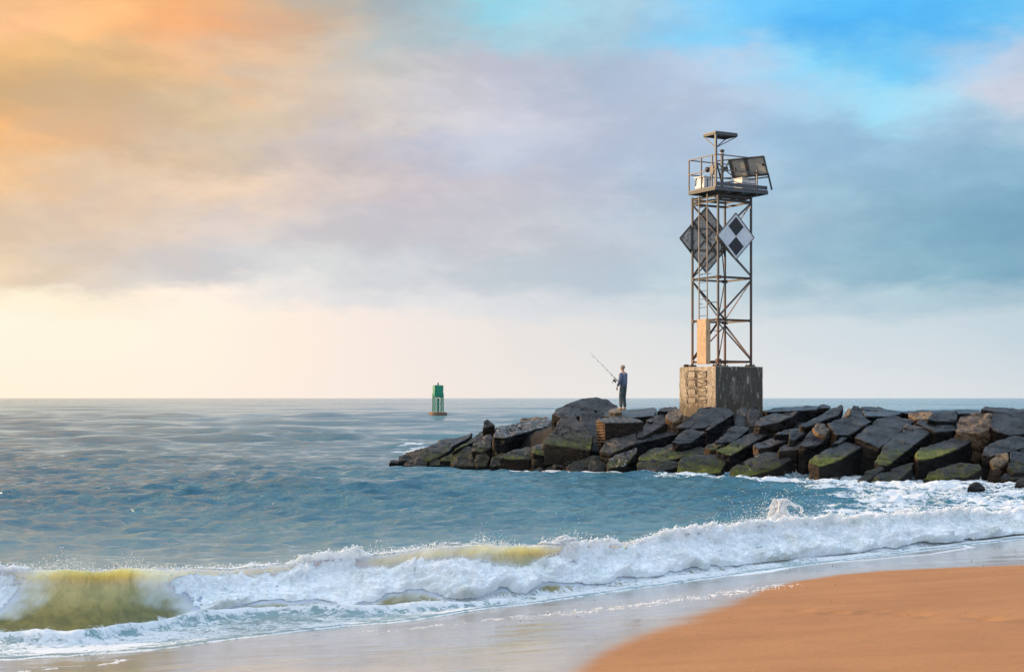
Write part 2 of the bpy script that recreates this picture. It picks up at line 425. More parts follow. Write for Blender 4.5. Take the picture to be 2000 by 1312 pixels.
# ------------------------------------------------------------------ sand
def build_sand():
    xs = np.concatenate([np.linspace(-60, -13, 30), np.arange(-12.9, 24, .07), np.linspace(24.2, 80, 40)])
    q = np.concatenate([np.linspace(-30, -2.2, 12), np.arange(-2.1, 12, .06), np.linspace(12.2, 80, 60)])
    X, Q = np.meshgrid(xs, q); Y = SW(X)-Q
    Z = sand_z(Q)
    edge = SW(X)-WE(X)                         # q of the wet/dry boundary
    Z = Z+.012*fbm(X*.35, Y*.8, o=3)*sm(Q, .5, 2)+.004*fbm(X*1.2, Y*3.5, o=3)
    # faint old footprints, two short trails
    for k in range(26):
        fx = 3.3+.07*k+random.uniform(-.12, .12); fy = 16.4-.115*k+random.choice((-.16, .16))
        d = ((X-fx)/.15)**2+((Y-fy)/.11)**2
        Z = Z-.028*np.exp(-d)*random.uniform(.4, 1)+.006*np.exp(-(d-2.2)**2)
    W_ = Y-WE(X)+.30*fbm(X*.7, Y*1.6, o=4)+.30*fbm(X*.22+5, Y*2.6, o=3)*sm(19-Y, -3, 4)
    kw = .30+.70*sm(20.5-Y, 0, 4); wet = sm(W_, -.75*kw, .60*kw)**1.3
    film = sm(W_, .1, 1.6)*(.72+.28*sm(fbm(X*.25, Y*1.1, o=3), -.3, .3))
    me, _ = grid_mesh('sand', np.stack([X, Y, Z], -1))
    setattr_f(me, 'wet', wet); setattr_f(me, 'film', film)
    tag(link('sand', me, None, SM), kind='structure')
build_sand()

# ------------------------------------------------------------------ sea
_wr = np.random.default_rng(5)
COMP = []
for i in range(84):
    L = 0.35*(60/.35)**((i+.5)/84)*_wr.uniform(.9, 1.1)
    th = R(-98)+_wr.normal(0, R(24) if L > 6 else R(30))
    slope = .082 if L < 1.4 else (.047*(1.4/L)**.9 if L < 8 else .0068*(20/L)**.35)
    COMP.append((2*math.pi/L, th, slope*L/(2*math.pi), _wr.uniform(0, 6.28), L))
def build_sea():
    x0 = np.arange(-15, 26, .04)
    vneg = np.arange(-5.2, 1.6, .04)
    v = [1.6]; st = .04
    while v[-1] < 24000: v.append(v[-1]+max(.04, (.0065 if v[-1] < 45 else .009 if v[-1] < 220 else .02)*v[-1]))
    vs = np.concatenate([vneg, np.array(v)])
    XX, VV = np.meshgrid(x0, vs)
    fan = 1+np.clip(VV-1.6, 0, None)/21
    base = TO(XX)+OFF
    # the fan keeps its columns; far out the rows straighten
    X = XX*fan; Y = base*np.exp(-np.clip(VV, 0, None)/60)+19*(1-np.exp(-np.clip(VV, 0, None)/60))+VV
    X = X+np.clip(VV-1.6, 0, None)*.05
    V = Y-(TO(X)+OFF)
    V = np.where(VV <= 1.6, VV, V)
    space = np.maximum(.04*fan, np.gradient(vs)[:, None])
    near = sm(Y, 16, 42)
    off = sm(V, .5, 12)                                # no chop inside the breaker itself
    Zw = np.zeros_like(X, np.float32); DX = np.zeros_like(Zw); DY = np.zeros_like(Zw)
    mod = .75+.5*sm(fbm(X*.035, Y*.05, o=3), -.35, .4)
    Xf = X.astype(np.float32); Yf = Y.astype(np.float32)
    for k, th, a, ph, L in COMP:
        lod = np.clip((L/space-2.0)/2.0, 0, 1)
        if L > 8: amp = a*(.35+.65*near)*(.3+.7*off)*(1+1.9*sm(Y, 55, 130)*(L < 34))
        else: amp = a*(.26+.74*near)*(.14+.86*off)*mod*(1+.55*sm(Y, 45, 90))
        amp = (amp*lod).astype(np.float32)
        p = (k*(math.cos(th)*Xf+math.sin(th)*Yf)+ph).astype(np.float32)
        Zw += amp*np.sin(p); c = amp*np.cos(p)*.95
        DX += c*math.cos(th); DY += c*math.sin(th)
    # a few larger individual crests out at sea, as in the photograph
    for px, py, hx, hy, hh in ((50, 806, 4.6, 3.2, .50), (345, 810, 5, 3, .35), (680, 958, 3.6, .9, .26), (560, 957, 1.9, .8, .18), (250, 855, 6, 2.4, .28), (640, 860, 5, 2, .22), (900, 838, 4, 2, .20), (460, 862, 2.5, 1.5, .2)):
        D = HC*FP/(py-HY); bx = (px-1000)/FP*D
        Zw += hh*np.exp(-((X-bx)/hx)**2-(np.abs(Y-D-.25*np.sin(X-bx))/hy)**1.6)
    # breaker
    A = AMP(X)
    r = -V/OFF
    back = np.exp(-(np.clip(V, 0, None)/1.5)**1.25)
    prof = np.where(V > 0, back, front(r))
    hb = A*prof
    # secondary low bore in front of the breaker
    v2 = V+OFF+.42+.12*pn(X*.7, X*0)
    bore = .12*np.exp(-(np.where(v2 > 0, v2/.32, v2/.16))**2)*(.5+.5*sm(-X, -1.5, 3.2))*(1+.5*pn(X*2.2, Y*1.3))
    chop = (.02*fbm(X*2.2, Y*3.2, o=4)+.012*fbm(X*7, Y*9, o=3, ridge=True))*sm(V, 2.2, -.6)*sm(V, -4, -1.2)
    free = hb+bore*(V < .2)+chop*(1-.75*prof)+Zw
    Q = SW(X+.0)-Y+.10*pn(X*1.1, X*0+2)+.05*pn(X*3.7, X*0+1)
    tau = .028*sm(-Q, -.02, .18)-.06*sm(Q, .0, .25)-.05*np.clip(Q, 0, 9)
    Z = np.where(V < -OFF*.2, np.maximum(sand_z(Q)+tau, np.where(Q > 0, -9, free)), free)
    Z = np.where(Q > 0, sand_z(Q)+tau, Z)-.13*sm(Y, 30, 44)
    # lean of the lip
    lean = .36*A*np.clip(prof, 0, 1)**3*sm(1.2-V, 0, 1.2)
    Y2 = Y+DY-lean; X2 = X+DX+lean*.35
    # foam mask
    churn = fbm(X*.55, Y*.9, o=4)
    rim = np.exp(-(np.abs(Q+.05)/.055)**1.5)*.85*(Q < .1)
    inner = sm(-Q, .0, .2)*sm(V, .15, -.3)
    inner = inner*(.66+.42*churn)*(.85+.15*sm(X, -3, 3))*sm(r, .55+.12*churn, 1.0)
    borew = np.exp(-((v2+.02)/.22)**2)*.75*sm(-X, -2.5, 1)
    onface = sm(r, -.3, .2)*sm(r, 1.15, .9)
    bx0 = np.interp(Y, [25, 31, 33.4, 37, 41, 46, 49], [3.0, 3.2, 4.8, 6.8, 8.6, 8.2, 3.4])
    zone = sm(X-bx0+1.2*churn, -.6, 2.2)*sm(Y, 24, 27)*sm(52-Y, 0, 3)*sm(V, -.5, .8)
    zone = zone*(.60+.42*churn)
    px = 1000+FP*X/np.maximum(Y, 1)
    djet = Y-d_front(px)
    shore = np.exp(-((djet+.35)/.75)**2)*(.90+.5*fbm(X*.8+9, Y*.7, o=3))*sm(px, 900, 1100)*(.75+.25*sm(px, 1300, 1600))
    nose = np.exp(-((px-805)/55)**2-((Y-80)/8)**2)*.95*(.75+churn)
    nose = nose+np.exp(-((px-1010)/60)**2-((djet+.5)/1.2)**2)*.95+np.exp(-((px-1130)/70)**2-((djet+.6)/1.2)**2)*.85
    caps = np.zeros_like(X)
    for cpx, cpy, sx, sy, s_ in ((590, 862, .9, .5, .75), (610, 859, .8, .4, .6), (390, 856, .8, .5, .6), (126, 847, 1.2, .8, .5), (720, 882, 1.4, .8, .5), (655, 862, .8, .3, .4)):
        D = HC*FP/(cpy-HY); bx = (cpx-1000)/FP*D
        caps = np.maximum(caps, s_*np.exp(-((X-bx)/sx)**2-((Y-D)/sy)**2))
    behind = sm(V, .2, .5)*np.exp(-np.clip(V-.3, 0, 99)/1.6)*.40*sm(X, .5, 3.5)*(1+.8*churn)
    speck = .30*sm(fbm(X*.16, Y*.35, o=3), .15, .5)*sm(Y, 28, 40)*sm(110-Y, 0, 50)
    foam = np.maximum.reduce([rim, inner, borew*1.0, zone, shore, nose, caps, behind, speck, .12*onface])
    lump = sm(X, 4.5, 8)*np.exp(-((V-1.1)/1.5)**2)*sm(V, .2, .7)*sm(fbm(X*.9, Y*.7, o=3), -.1, .5)
    Z = Z+.26*lump*(.6+.5*fbm(X*3, Y*3, o=4, ridge=True)); foam = np.maximum(foam, lump*.9)
    Z = Z+zone*(.13*fbm(X*1.6, Y*1.9, o=4, ridge=True)+.05*fbm(X*5, Y*6, o=3, ridge=True))
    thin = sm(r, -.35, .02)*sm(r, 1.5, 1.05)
    lip = sm(r, .75, .0)*sm(X, 10, 3)*sm(A*prof, .03, .22)  # brightens the painted backlight towards the crest
    silt = sm(Y, 42, 23)*.72+sm(V, .6, -1.2)*.28
    cvr = coverage(X, np.clip(r, -.3, 1.2))+.55*fbm(X*4, Y*3, Z*5, o=4, gain=.65)
    veil = sm(cvr, -.65, .45)*sm(r, -.12, .03)*sm(r, 1.1, .85)*.85
    veil = np.where(np.abs(V) < 3, veil, 0)
    Pm = np.stack([X2, Y2, Z], -1)
    # drop rows lying wholly under the sand
    keep = (Q < .7)[:-1, :-1]
    me, used = grid_mesh('sea_water', Pm, keep)
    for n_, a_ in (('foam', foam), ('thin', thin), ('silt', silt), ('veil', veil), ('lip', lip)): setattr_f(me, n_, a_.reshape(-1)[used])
    tag(link('water', me, None, WM), kind='structure')

# ------------------------------------------------------------------ breaking-wave foam
def coverage(x, r):
    """how much white water covers the breaker face at x, r"""
    c = .66+.55*fbm(x*.75+3, r*1.3+5, o=3)+.35*fbm(x*2.6, r*2.9+1, o=3)
    def window(x0, r0, sx, sr, k): return k*np.exp(-((x-x0)/sx)**2-((r-r0)/sr)**2)
    c = c-window(-5.15, .45, .62, .75, 2.2)-window(-4.55, .95, .5, .30, 1.3)-window(-5.6, 1.0, .8, .25, 1.3)
    c = c-window(-3.9, .03, .5, .08, .5)-window(-1.75, .10, .4, .12, .8)-window(-.9, .08, .4, .16, .9)
    c = c-window(-.05, .18, .5, .24, 1.0)-window(.45, .08, .45, .14, .7)-window(4.2, .55, .5, .2, .5)
    c = c-window(2.0, .0, .4, .1, .5)
    c = c-1.1*sm(r+.24*pn(x*1.1, r*0)+.14*pn(x*3.3, r*0+4), .74, 1.04)+.5*sm(x, 1, 4)*sm(1.3-r, 0, .5)
    c = c-.9*sm(-.03-r, 0, .22)
    return c
build_sea()
def breaker_point(x, r):
    A = AMP(x)
    V = -r*OFF
    prof = np.where(V > 0, np.exp(-(np.clip(V, 0, None)/1.5)**1.25), front(r))
    lean = .36*A*prof**3*sm(1.2-V, 0, 1.2)
    return x+lean*.35, TO(x)+OFF+V-lean, np.maximum(A*prof, .02)
def build_foam():
    xs = np.arange(-9, 13.5, .018); rs = np.arange(-.45, 1.12, .013)
    X, Rr = np.meshgrid(xs, rs)
    cov = coverage(X, Rr)
    bx, by, bz = breaker_point(X, Rr)
    n = .5+.5*fbm(bx*2.1, by*2.1, bz*2.6, o=3)
    bil = fbm(bx*5.5, by*5.5, bz*6.5, o=5, gain=.62, ridge=True)
    c2 = cov+.45*(n-.5)+.22*bil
    big = fbm(bx*1.5+4, by*1.5, bz*2.0, o=2)
    puff = np.abs(pn(bx*3.1, by*3.1, bz*3.6))+.5*np.abs(pn(bx*7.3, by*7.3, bz*8.0))+.25*np.abs(pn(bx*17, by*17, bz*17))
    d = sm(c2, .24, .85)*(.02+.08*n+.07*bil+.19*puff*(.7+big)+.07*sm(big, -.2, .5))
    d = d*sm(Rr, -.45, -.05)*(1-.45*sm(Rr, .75, 1.1))
    ux = .35; uy = -.72; uz = .55
    P = np.stack([bx+d*ux+.02*fbm(bx*9, bz*9, by*9, o=3), by+d*uy, bz+d*uz+.015+d*.25*np.exp(-((Rr-.04)/.14)**2)], -1)
    keep = (c2 > .26)[:-1, :-1]
    me, _ = grid_mesh('surf_foam', P, keep)
    tag(link('breaker_foam', me, None, FM), 'white churned foam tumbling down the breaking wave', 'sea foam', kind='stuff')
    return P, c2, d
FP_, FC, FD = build_foam()

_OCT = np.array([(1,0,0),(-1,0,0),(0,1,0),(0,-1,0),(0,0,1),(0,0,-1)], np.float32)
_OF = np.array([(0,2,4),(2,1,4),(1,3,4),(3,0,4),(2,0,5),(1,2,5),(3,1,5),(0,3,5)], np.int32)
def droplets(name, P, s, label, mat=None):
    n = len(P); r = np.random.default_rng(3)
    jit = r.uniform(.6, 1.4, (n, 6, 1))
    V = P[:, None, :]+_OCT[None]*s[:, None, None]*jit
    F = _OF[None]+np.arange(n)[:, None, None]*6
    me = raw_mesh(name, V.reshape(-1, 3), F.reshape(-1, 3), True)
    tag(link(name, me, None, mat or DM), label, 'sea spray', kind='stuff')
def build_spray():
    r = np.random.default_rng(9)
    # froth lying on the foam surface
    rows, cols = FC.shape
    i = r.integers(0, rows, 70000); j = r.integers(0, cols, 70000)
    c = FC[i, j]; ok = c > r.uniform(.12, .75, len(c)); i = i[ok]; j = j[ok]
    P = FP_[i, j]+r.normal(0, .016, (len(i), 3))+np.array([0, -.008, .012]); s = r.uniform(.003, .013, len(i))
    # droplets thrown up along the crest
    n = 15000; x = r.uniform(-8, 13, n)
    bx, by, bz = breaker_point(x, np.full(n, .0))
    act = np.clip(.35+.9*pn(x*1.7, x*0+5)+.7*pn(x*6, x*0), .03, 1.4)
    for c0, w0, k in ((-5.6, .5, 1.0), (-4.85, .12, 1.6), (-1.95, .2, 1.2), (.95, .25, 1.8), (-.5, .1, .8), (2.6, .3, .8), (7.6, .3, 1.3), (3.6, .4, .7)):
        act = act+k*np.exp(-((x-c0)/w0)**2)
    h = r.exponential(.034, n)*act
    P2 = np.stack([bx+r.normal(0, .03, n), by+r.normal(0, .10, n), bz+h], -1); s2 = r.uniform(.002, .0075, n)
    droplets('sea_spray', np.concatenate([P, P2]), np.concatenate([s, s2]), 'fine spray and froth thrown off the breaking wave crest')
build_spray()
def plume(px, py_top, py_base, wpx, D, name, label, seed, n=9000, rings=5):
    """a splash: a ragged foam column with looping ligaments and loose drops"""
    r = np.random.default_rng(seed)
    c = wpt(px, py_base, D); H = (py_base-py_top)/FP*D; Wd = wpx/FP*D/2
    pts = []; sz = []
    # dense lower body
    u = r.uniform(0, 1, n); a = r.uniform(0, 6.283, n); rad = np.sqrt(r.uniform(0, 1, n))
    wid = Wd*(1.1-.75*u)*(.75+.35*np.sin(a*3+u*7))
    q = u**1.35*(.70+.30*np.abs(np.sin(a*2.5+1)))*H
    pts.append(np.stack([c.x+wid*rad*np.cos(a), c.y+.5*wid*rad*np.sin(a), c.z-.05+q], -1)); sz.append(r.uniform(.006, .026, n)*(1-.7*u))
    # curved ligaments
    for k in range(rings):
        a0 = r.uniform(.2, 2.6); cx = c.x+r.uniform(-.5, .5)*Wd; rr = r.uniform(.25, .5)*H; cz = c.z+H*r.uniform(.4, .6)
        t_ = np.linspace(a0-1.2, a0+1.6, 420); R_ = rr*(1+.12*np.sin(t_*5+k))
        jt = r.normal(0, .006, (420, 3))
        pts.append(np.stack([cx+R_*np.cos(t_), c.y+.25*R_*np.sin(t_*1.3+k), cz+R_*np.sin(t_)*(1-.35*(np.sin(t_) > 0))], -1)+jt); sz.append(r.uniform(.003, .009, 420))
    m = n//9
    pts.append(np.stack([c.x+r.normal(0, 1.3*Wd, m), c.y+r.normal(0, .15, m), c.z+r.exponential(.28*H, m)], -1)); sz.append(r.uniform(.002, .008, m))
    P = np.concatenate(pts)
    P = P+np.stack([.05*pn(P[:, 2]*7, P[:, 0]*5), P[:, 0]*0, .03*pn(P[:, 0]*9, P[:, 2]*6)], -1)
    droplets(name, P, np.concatenate(sz), label)
plume(1524, 968, 1036, 74, 26.0, 'splash', 'tallest splash of white water leaping above the breaker', 1, 44000, 4)
plume(1108, 1043, 1084, 34, 21.2, 'splash', 'low ragged splash beside the olive patch of the wave', 2, 9000, 6)
plume(1760, 990, 1032, 46, 28.5, 'splash', 'white splash near the right end of the breaker', 4, 14000, 4)
plume(1130, 902, 923, 24, 52.6, 'splash', 'small white splash between the rocks at the waterline', 5, 5000, 3)

def swash_lines():
    r = np.random.default_rng(21); PP = []; SS = []
    def sheet(pts, n, wid, smin, smax, clump=0):
        pts = on_sand(pts)                       # (x, row) on the sand, then back to metres
        P = np.array([((px-1000)/FP*((HC-.22)*FP/(py-HY)), (HC-.22)*FP/(py-HY)) for px, py in pts])
        L = np.concatenate([[0], np.cumsum(np.linalg.norm(np.diff(P, axis=0), axis=1))]); u = r.uniform(0, L[-1], n)
        x = np.interp(u, L, P[:, 0])+.02*pn(u*6, u*0)+r.normal(0, wid, n); y = np.interp(u, L, P[:, 1])+.05*pn(u*2.1, u*0+3)+r.normal(0, wid, n)
        if clump:
            k = pn(x*5, y*5)+.5*pn(x*14, y*14) > .12; x = x[k]; y = y[k]
        z = sand_z(SW(x)-y)
        sz = r.uniform(smin, smax, len(x)); PP.append(np.stack([x, y, z+sz*.3], -1)); SS.append(sz)
    sheet([(1430,1116),(1480,1109),(1534,1099)], 5000, .05, .005, .013)
    sheet([(1440,1124),(1490,1118),(1532,1109)], 4000, .05, .005, .012)
    sheet([(1480,1108),(1600,1100),(1700,1093),(1820,1082),(1898,1069),(1880,1064)], 9000, .022, .004, .010)
    sheet([(1560,1088),(1680,1080),(1800,1068),(1860,1062)], 6000, .07, .004, .010, 1)
    sheet([(40,1311),(150,1302),(225,1294),(245,1288),(200,1284)], 1500, .02, .003, .006, 1)
    sheet([(1055,1201),(1150,1193),(1230,1183),(1300,1174),(1400,1161),(1535,1142)], 1800, .16, .004, .010, 1)
    sheet([(700,1236),(900,1216),(1060,1200)], 900, .10, .003, .007, 1)
    droplets('swash_foam', np.concatenate(PP), np.concatenate(SS), 'thin foam lines and bubbles left on the wet sand by the last wave')
swash_lines()
def shell_bits():
    r = np.random.default_rng(33); n = 620
    x = r.uniform(0, 12, n); y = r.uniform(14, 28, n)
    k = (y < SW(x)-.6) & ((pn(x*.8, y*.8) > .05) | (r.uniform(0, 1, n) < .25)); x = x[k]; y = y[k]
    s_ = r.uniform(.003, .011, len(x)); P = np.stack([x, y, sand_z(SW(x)-y)+.012*fbm(x*.35, y*.8, o=3)+s_*.2], -1)
    droplets('shell_fragments', P, s_, 'tiny dark shell chips and weed scraps scattered over the sand', simple('shell_chip', (.10, .07, .05), (.30, .24, .18), 30, .7))
shell_bits()

# ------------------------------------------------------------------ rocks
RM, t, b = material('jetty_rock')
o = t.new('ShaderNodeTexCoord').outputs['Object']
geo = t.new('ShaderNodeNewGeometry').outputs['Position']
n1 = t.noise(geo, 1.6, 7, .62, .4); n2 = t.noise(geo, 9, 6, .68, .3)
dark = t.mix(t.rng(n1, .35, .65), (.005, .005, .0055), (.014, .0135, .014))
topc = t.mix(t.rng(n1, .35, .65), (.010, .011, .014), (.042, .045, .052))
dark = t.mix(t.attr('crown'), dark, topc)  # skylit tops lighter, shaded sides near black, painted into the albedo
dark = t.mix(t.rng(n2, .50, .78, 0, .5), dark, (.07, .062, .055))
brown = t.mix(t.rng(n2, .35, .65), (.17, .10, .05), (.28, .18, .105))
c = t.mix(t.attr('tint'), dark, brown)  # brown stone, with sunlit ends painted in through tint
crk = t.rng(t.math('ABSOLUTE', t.math('SUBTRACT', t.noise(t.scaled(geo, (1, 1, 2.2)), 1.5, 6, .62, .8), .5)), .0, .022, 1.0, 0.0)
c = t.mix(t.math('MULTIPLY', crk, .8), c, (.006, .006, .006))
c = t.mix(t.math('MULTIPLY', t.attr('wetline'), .75), c, (.018, .016, .013))
mo = t.attr('moss')
mn = t.rng(t.math('ADD', mo, t.math('MULTIPLY', t.math('SUBTRACT', t.noise(geo, 6, 7, .75), .5), 2.6)), .42, .80)
mossc = t.mix(t.rng(t.noise(geo, 13, 5, .7), .35, .65), (.060, .058, .006), (.19, .19, .009))
mossd = t.mix(t.rng(t.noise(geo, 3, 3), .4, .6), (.022, .023, .005), (.045, .046, .008))
mossc = t.mix(t.rng(t.math('ADD', mo, t.math('MULTIPLY', t.math('SUBTRACT', t.noise(geo, 2.2, 4), .5), 1.2)), .60, 1.05), mossd, mossc)
c = t.mix(mn, c, mossc)
c = t.mix(t.math('MULTIPLY', t.attr('guano_glint'), t.rng(t.noise(geo, 11, 4, .7), .56, .64)), c, (.55, .55, .53))  # white patches: bird droppings, and one painted wet glint
t.put(b.inputs['Base Color'], c)
t.put(b.inputs['Roughness'], t.math('ADD', t.rng(n2, .3, .7, .28, .52), t.math('MULTIPLY', mn, .25)))
t.put(b.inputs['Specular IOR Level'], t.math('MULTIPLY_ADD', t.attr('crown'), .45, .12))
bump(t, b, t.math('ADD', t.math('MULTIPLY', t.noise(geo, 3.2, 8, .66, .5), 3.2), t.noise(geo, 24, 5, .7)), .8, .05)

A_, B_, C_ = 750, 1150, 1570
def px_of(fr, p): return fr+p[0]/4.651, 760+p[1]/4.651
def rock(fr, poly, label, ky=.7, kx=0.0, T=1.0, moss=0.0, tint=0.0, D0=None, rough=.045, name='boulder', ribs=0, guano_glint=0.0, back=.0, bright=0, world=None, ends=0.0, prot=.12):
    pp = [px_of(fr, p) for p in poly]
    lo = max(pp, key=lambda p: p[1])
    if D0 is None: D0 = slope_depth(*lo)-prot
    A = wpt(lo[0], lo[1], D0)
    top = []
    for px, py in pp:
        d = Vector(((px-1000)/FP, 1, -(py-HY)/FP))          # ray through that point of the outline
        den = d.z-kx*d.x-ky
        D = (A.z-HC-kx*A.x-ky*A.y)/den
        D = min(max(D, D0-1.5), D0+4.5)
        top.append(Vector((0, 0, HC))+d*D)
    rs = random.Random(int(poly[0][0]*7+poly[0][1]*13+fr))
    cen = sum(top, Vector())/len(top)
    nrm = Vector((-kx, -ky, 1)).normalized()
    bm = bmesh.new()
    for p in top: bm.verts.new(p)
    down = (Vector((0, .25*T, -T)) - nrm*0.15*T)
    for p in top:
        q = cen+(p-cen)*rs.uniform(.88, 1.0)+down*rs.uniform(.88, 1.1)
        bm.verts.new(q+Vector((0, back, 0)))
    h = bmesh.ops.convex_hull(bm, input=bm.verts)
    bmesh.ops.delete(bm, geom=[e for e in set(h.get('geom_interior', [])+h.get('geom_unused', [])) if isinstance(e, bmesh.types.BMVert)], context='VERTS')
    bmesh.ops.dissolve_limit(bm, angle_limit=R(8), verts=bm.verts, edges=bm.edges)
    ext = max((v.co-cen).length for v in bm.verts)
    bw = min(.03, ext*.035)
    try: bmesh.ops.bevel(bm, geom=list(bm.edges), offset=bw, segments=1, affect='EDGES', profile=.5, clamp_overlap=True)
    except Exception: pass
    bmesh.ops.triangulate(bm, faces=bm.faces)
    tl = .028 if ribs else max(.055, ext*.045)
    for _ in range(7):
        es = [e for e in bm.edges if e.calc_length() > tl*1.6]
        if not es or len(bm.verts) > (60000 if ribs else 14000): break
        bmesh.ops.subdivide_edges(bm, edges=es, cuts=1)
        bmesh.ops.triangulate(bm, faces=[f for f in bm.faces if len(f.verts) > 3])
    bm.normal_update()
    V = np.array([v.co[:] for v in bm.verts]); N = np.array([v.normal[:] for v in bm.verts])
    sd = rs.uniform(0, 50)
    k = 1.1/max(.5, ext*.6)
    nz = fbm(V[:, 0]*k*1.3+sd, V[:, 1]*k*1.3, V[:, 2]*k*1.9, o=3)
    rd = fbm(V[:, 0]*3.3+sd, V[:, 1]*3.3, V[:, 2]*5.5, o=4, gain=.6)
    strat = np.abs(((V@np.array([.25, .2, 1.0]))*2.2+sd+.5*nz) % 1-.5)
    dis = rough*(2.0*nz+1.0*rd)+rough*.7*(sm(strat, 0, .16)-1)
    if ribs:
        side = sm(-N[:, 0], .35, .7)
        dis = dis*.4+.045*np.sin(V[:, 2]*ribs)*side+.012*np.sin((V[:, 0]+V[:, 1]*.2)*26)*sm(N[:, 2], .5, .8)
    V2 = V+N*dis[:, None]
    o0 = Vector((cen.x, cen.y, min(p[2] for p in V2)))
    bmesh.ops.recalc_face_normals(bm, faces=bm.faces)
    for v, q in zip(bm.verts, V2): v.co = q-np.array(o0[:])
    me = bpy.data.meshes.new(name); bm.to_mesh(me); bm.free()
    # growth and staining follow height and facing; crown and endf paint in light
    z = V2[:, 2]; up = sm(N[:, 2]+.15*rd, -.15, .55)
    zr = (z-min(p.z for p in top))/max(.1, max(p.z for p in top)-min(p.z for p in top))
    ml = np.clip(moss*(1.15-.75*np.clip(zr, -.2, 1.2))*up, 0, 1.3)
    ml = np.maximum(ml, .55*sm(1.15-z+.4*nz, 0, .6)*sm(z, .15, .4)*up*(moss >= 0))
    if bright: ml = ml+bright*np.exp(-((zr-.15)/.35)**2)*up
    endf = sm(-N[:, 0]-.3*N[:, 2], .35, .65)  # sunward left faces, painted browner and brighter as if sunlit
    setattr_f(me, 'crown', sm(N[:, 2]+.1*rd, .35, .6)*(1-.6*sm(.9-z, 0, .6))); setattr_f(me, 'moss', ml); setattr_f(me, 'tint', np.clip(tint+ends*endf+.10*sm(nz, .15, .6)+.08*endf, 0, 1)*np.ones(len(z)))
    setattr_f(me, 'wetline', sm(.95-z+.35*nz+.1*rd, 0, .55)); setattr_f(me, 'guano_glint', np.full(len(z), guano_glint)*sm(N[:, 2], .3, .7))
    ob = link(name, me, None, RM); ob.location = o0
    for p in me.polygons: p.use_smooth = False
    tag(ob, label, 'rock', 'rocks of the jetty')
    return ob

# frame A: outer end of the jetty
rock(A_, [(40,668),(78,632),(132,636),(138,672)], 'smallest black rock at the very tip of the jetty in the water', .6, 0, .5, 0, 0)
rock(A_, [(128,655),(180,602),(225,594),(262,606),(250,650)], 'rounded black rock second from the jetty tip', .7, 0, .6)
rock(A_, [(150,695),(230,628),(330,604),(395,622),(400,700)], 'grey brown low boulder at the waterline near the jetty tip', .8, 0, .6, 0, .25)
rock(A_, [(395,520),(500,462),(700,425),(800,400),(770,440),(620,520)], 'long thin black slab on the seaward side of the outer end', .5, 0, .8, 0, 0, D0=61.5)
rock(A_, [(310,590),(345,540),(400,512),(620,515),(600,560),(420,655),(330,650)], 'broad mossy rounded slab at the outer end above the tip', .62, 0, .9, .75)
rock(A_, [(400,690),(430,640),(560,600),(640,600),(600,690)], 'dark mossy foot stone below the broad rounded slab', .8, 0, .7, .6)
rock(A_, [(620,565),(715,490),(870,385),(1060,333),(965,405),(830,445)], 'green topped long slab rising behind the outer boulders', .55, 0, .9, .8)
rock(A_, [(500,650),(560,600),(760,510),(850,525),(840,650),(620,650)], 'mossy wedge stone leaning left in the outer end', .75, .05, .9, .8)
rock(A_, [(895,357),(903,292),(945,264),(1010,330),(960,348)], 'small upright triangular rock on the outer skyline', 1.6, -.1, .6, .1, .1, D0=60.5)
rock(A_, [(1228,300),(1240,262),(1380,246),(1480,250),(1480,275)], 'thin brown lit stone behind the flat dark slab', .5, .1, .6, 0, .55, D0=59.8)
rock(A_, [(980,430),(1050,335),(1240,298),(1480,248),(1572,310),(1420,352),(1180,402),(1100,442)], 'wide flat dark slab with white bird droppings along its edge', .42, .02, 1.35, .15, 0, guano_glint=.9, ends=.5)
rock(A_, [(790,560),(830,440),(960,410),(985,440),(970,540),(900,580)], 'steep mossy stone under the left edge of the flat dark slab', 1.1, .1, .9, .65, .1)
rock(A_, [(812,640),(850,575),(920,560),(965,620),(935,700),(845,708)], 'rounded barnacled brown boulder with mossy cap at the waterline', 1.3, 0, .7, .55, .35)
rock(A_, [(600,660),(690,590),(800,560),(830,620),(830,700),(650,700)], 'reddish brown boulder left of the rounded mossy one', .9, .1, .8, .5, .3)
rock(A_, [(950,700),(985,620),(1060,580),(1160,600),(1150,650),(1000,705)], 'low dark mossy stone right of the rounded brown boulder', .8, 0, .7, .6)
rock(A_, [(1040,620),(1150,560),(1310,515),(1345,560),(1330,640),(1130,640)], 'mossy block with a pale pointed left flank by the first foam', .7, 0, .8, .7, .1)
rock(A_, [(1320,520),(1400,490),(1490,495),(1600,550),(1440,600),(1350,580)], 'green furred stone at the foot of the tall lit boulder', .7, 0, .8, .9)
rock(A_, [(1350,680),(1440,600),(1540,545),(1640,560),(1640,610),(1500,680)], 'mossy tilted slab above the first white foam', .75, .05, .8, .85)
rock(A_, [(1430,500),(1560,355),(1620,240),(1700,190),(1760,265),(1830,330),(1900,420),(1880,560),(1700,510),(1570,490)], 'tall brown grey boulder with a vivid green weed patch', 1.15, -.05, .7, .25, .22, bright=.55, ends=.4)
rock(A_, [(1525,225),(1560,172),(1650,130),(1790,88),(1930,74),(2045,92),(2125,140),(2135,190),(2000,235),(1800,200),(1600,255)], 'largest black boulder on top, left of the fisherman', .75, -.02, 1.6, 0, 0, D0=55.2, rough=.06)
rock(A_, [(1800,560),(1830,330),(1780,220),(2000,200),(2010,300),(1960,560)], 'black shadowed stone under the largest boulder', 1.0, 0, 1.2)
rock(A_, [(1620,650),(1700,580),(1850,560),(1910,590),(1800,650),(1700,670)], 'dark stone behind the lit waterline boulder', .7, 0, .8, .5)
rock(A_, [(1650,700),(1750,640),(1860,605),(1990,600),(2010,720),(1800,750),(1700,745)], 'black waterline boulder with a pale lit spot on its left', .9, 0, .9, .1, .05, ends=.8)
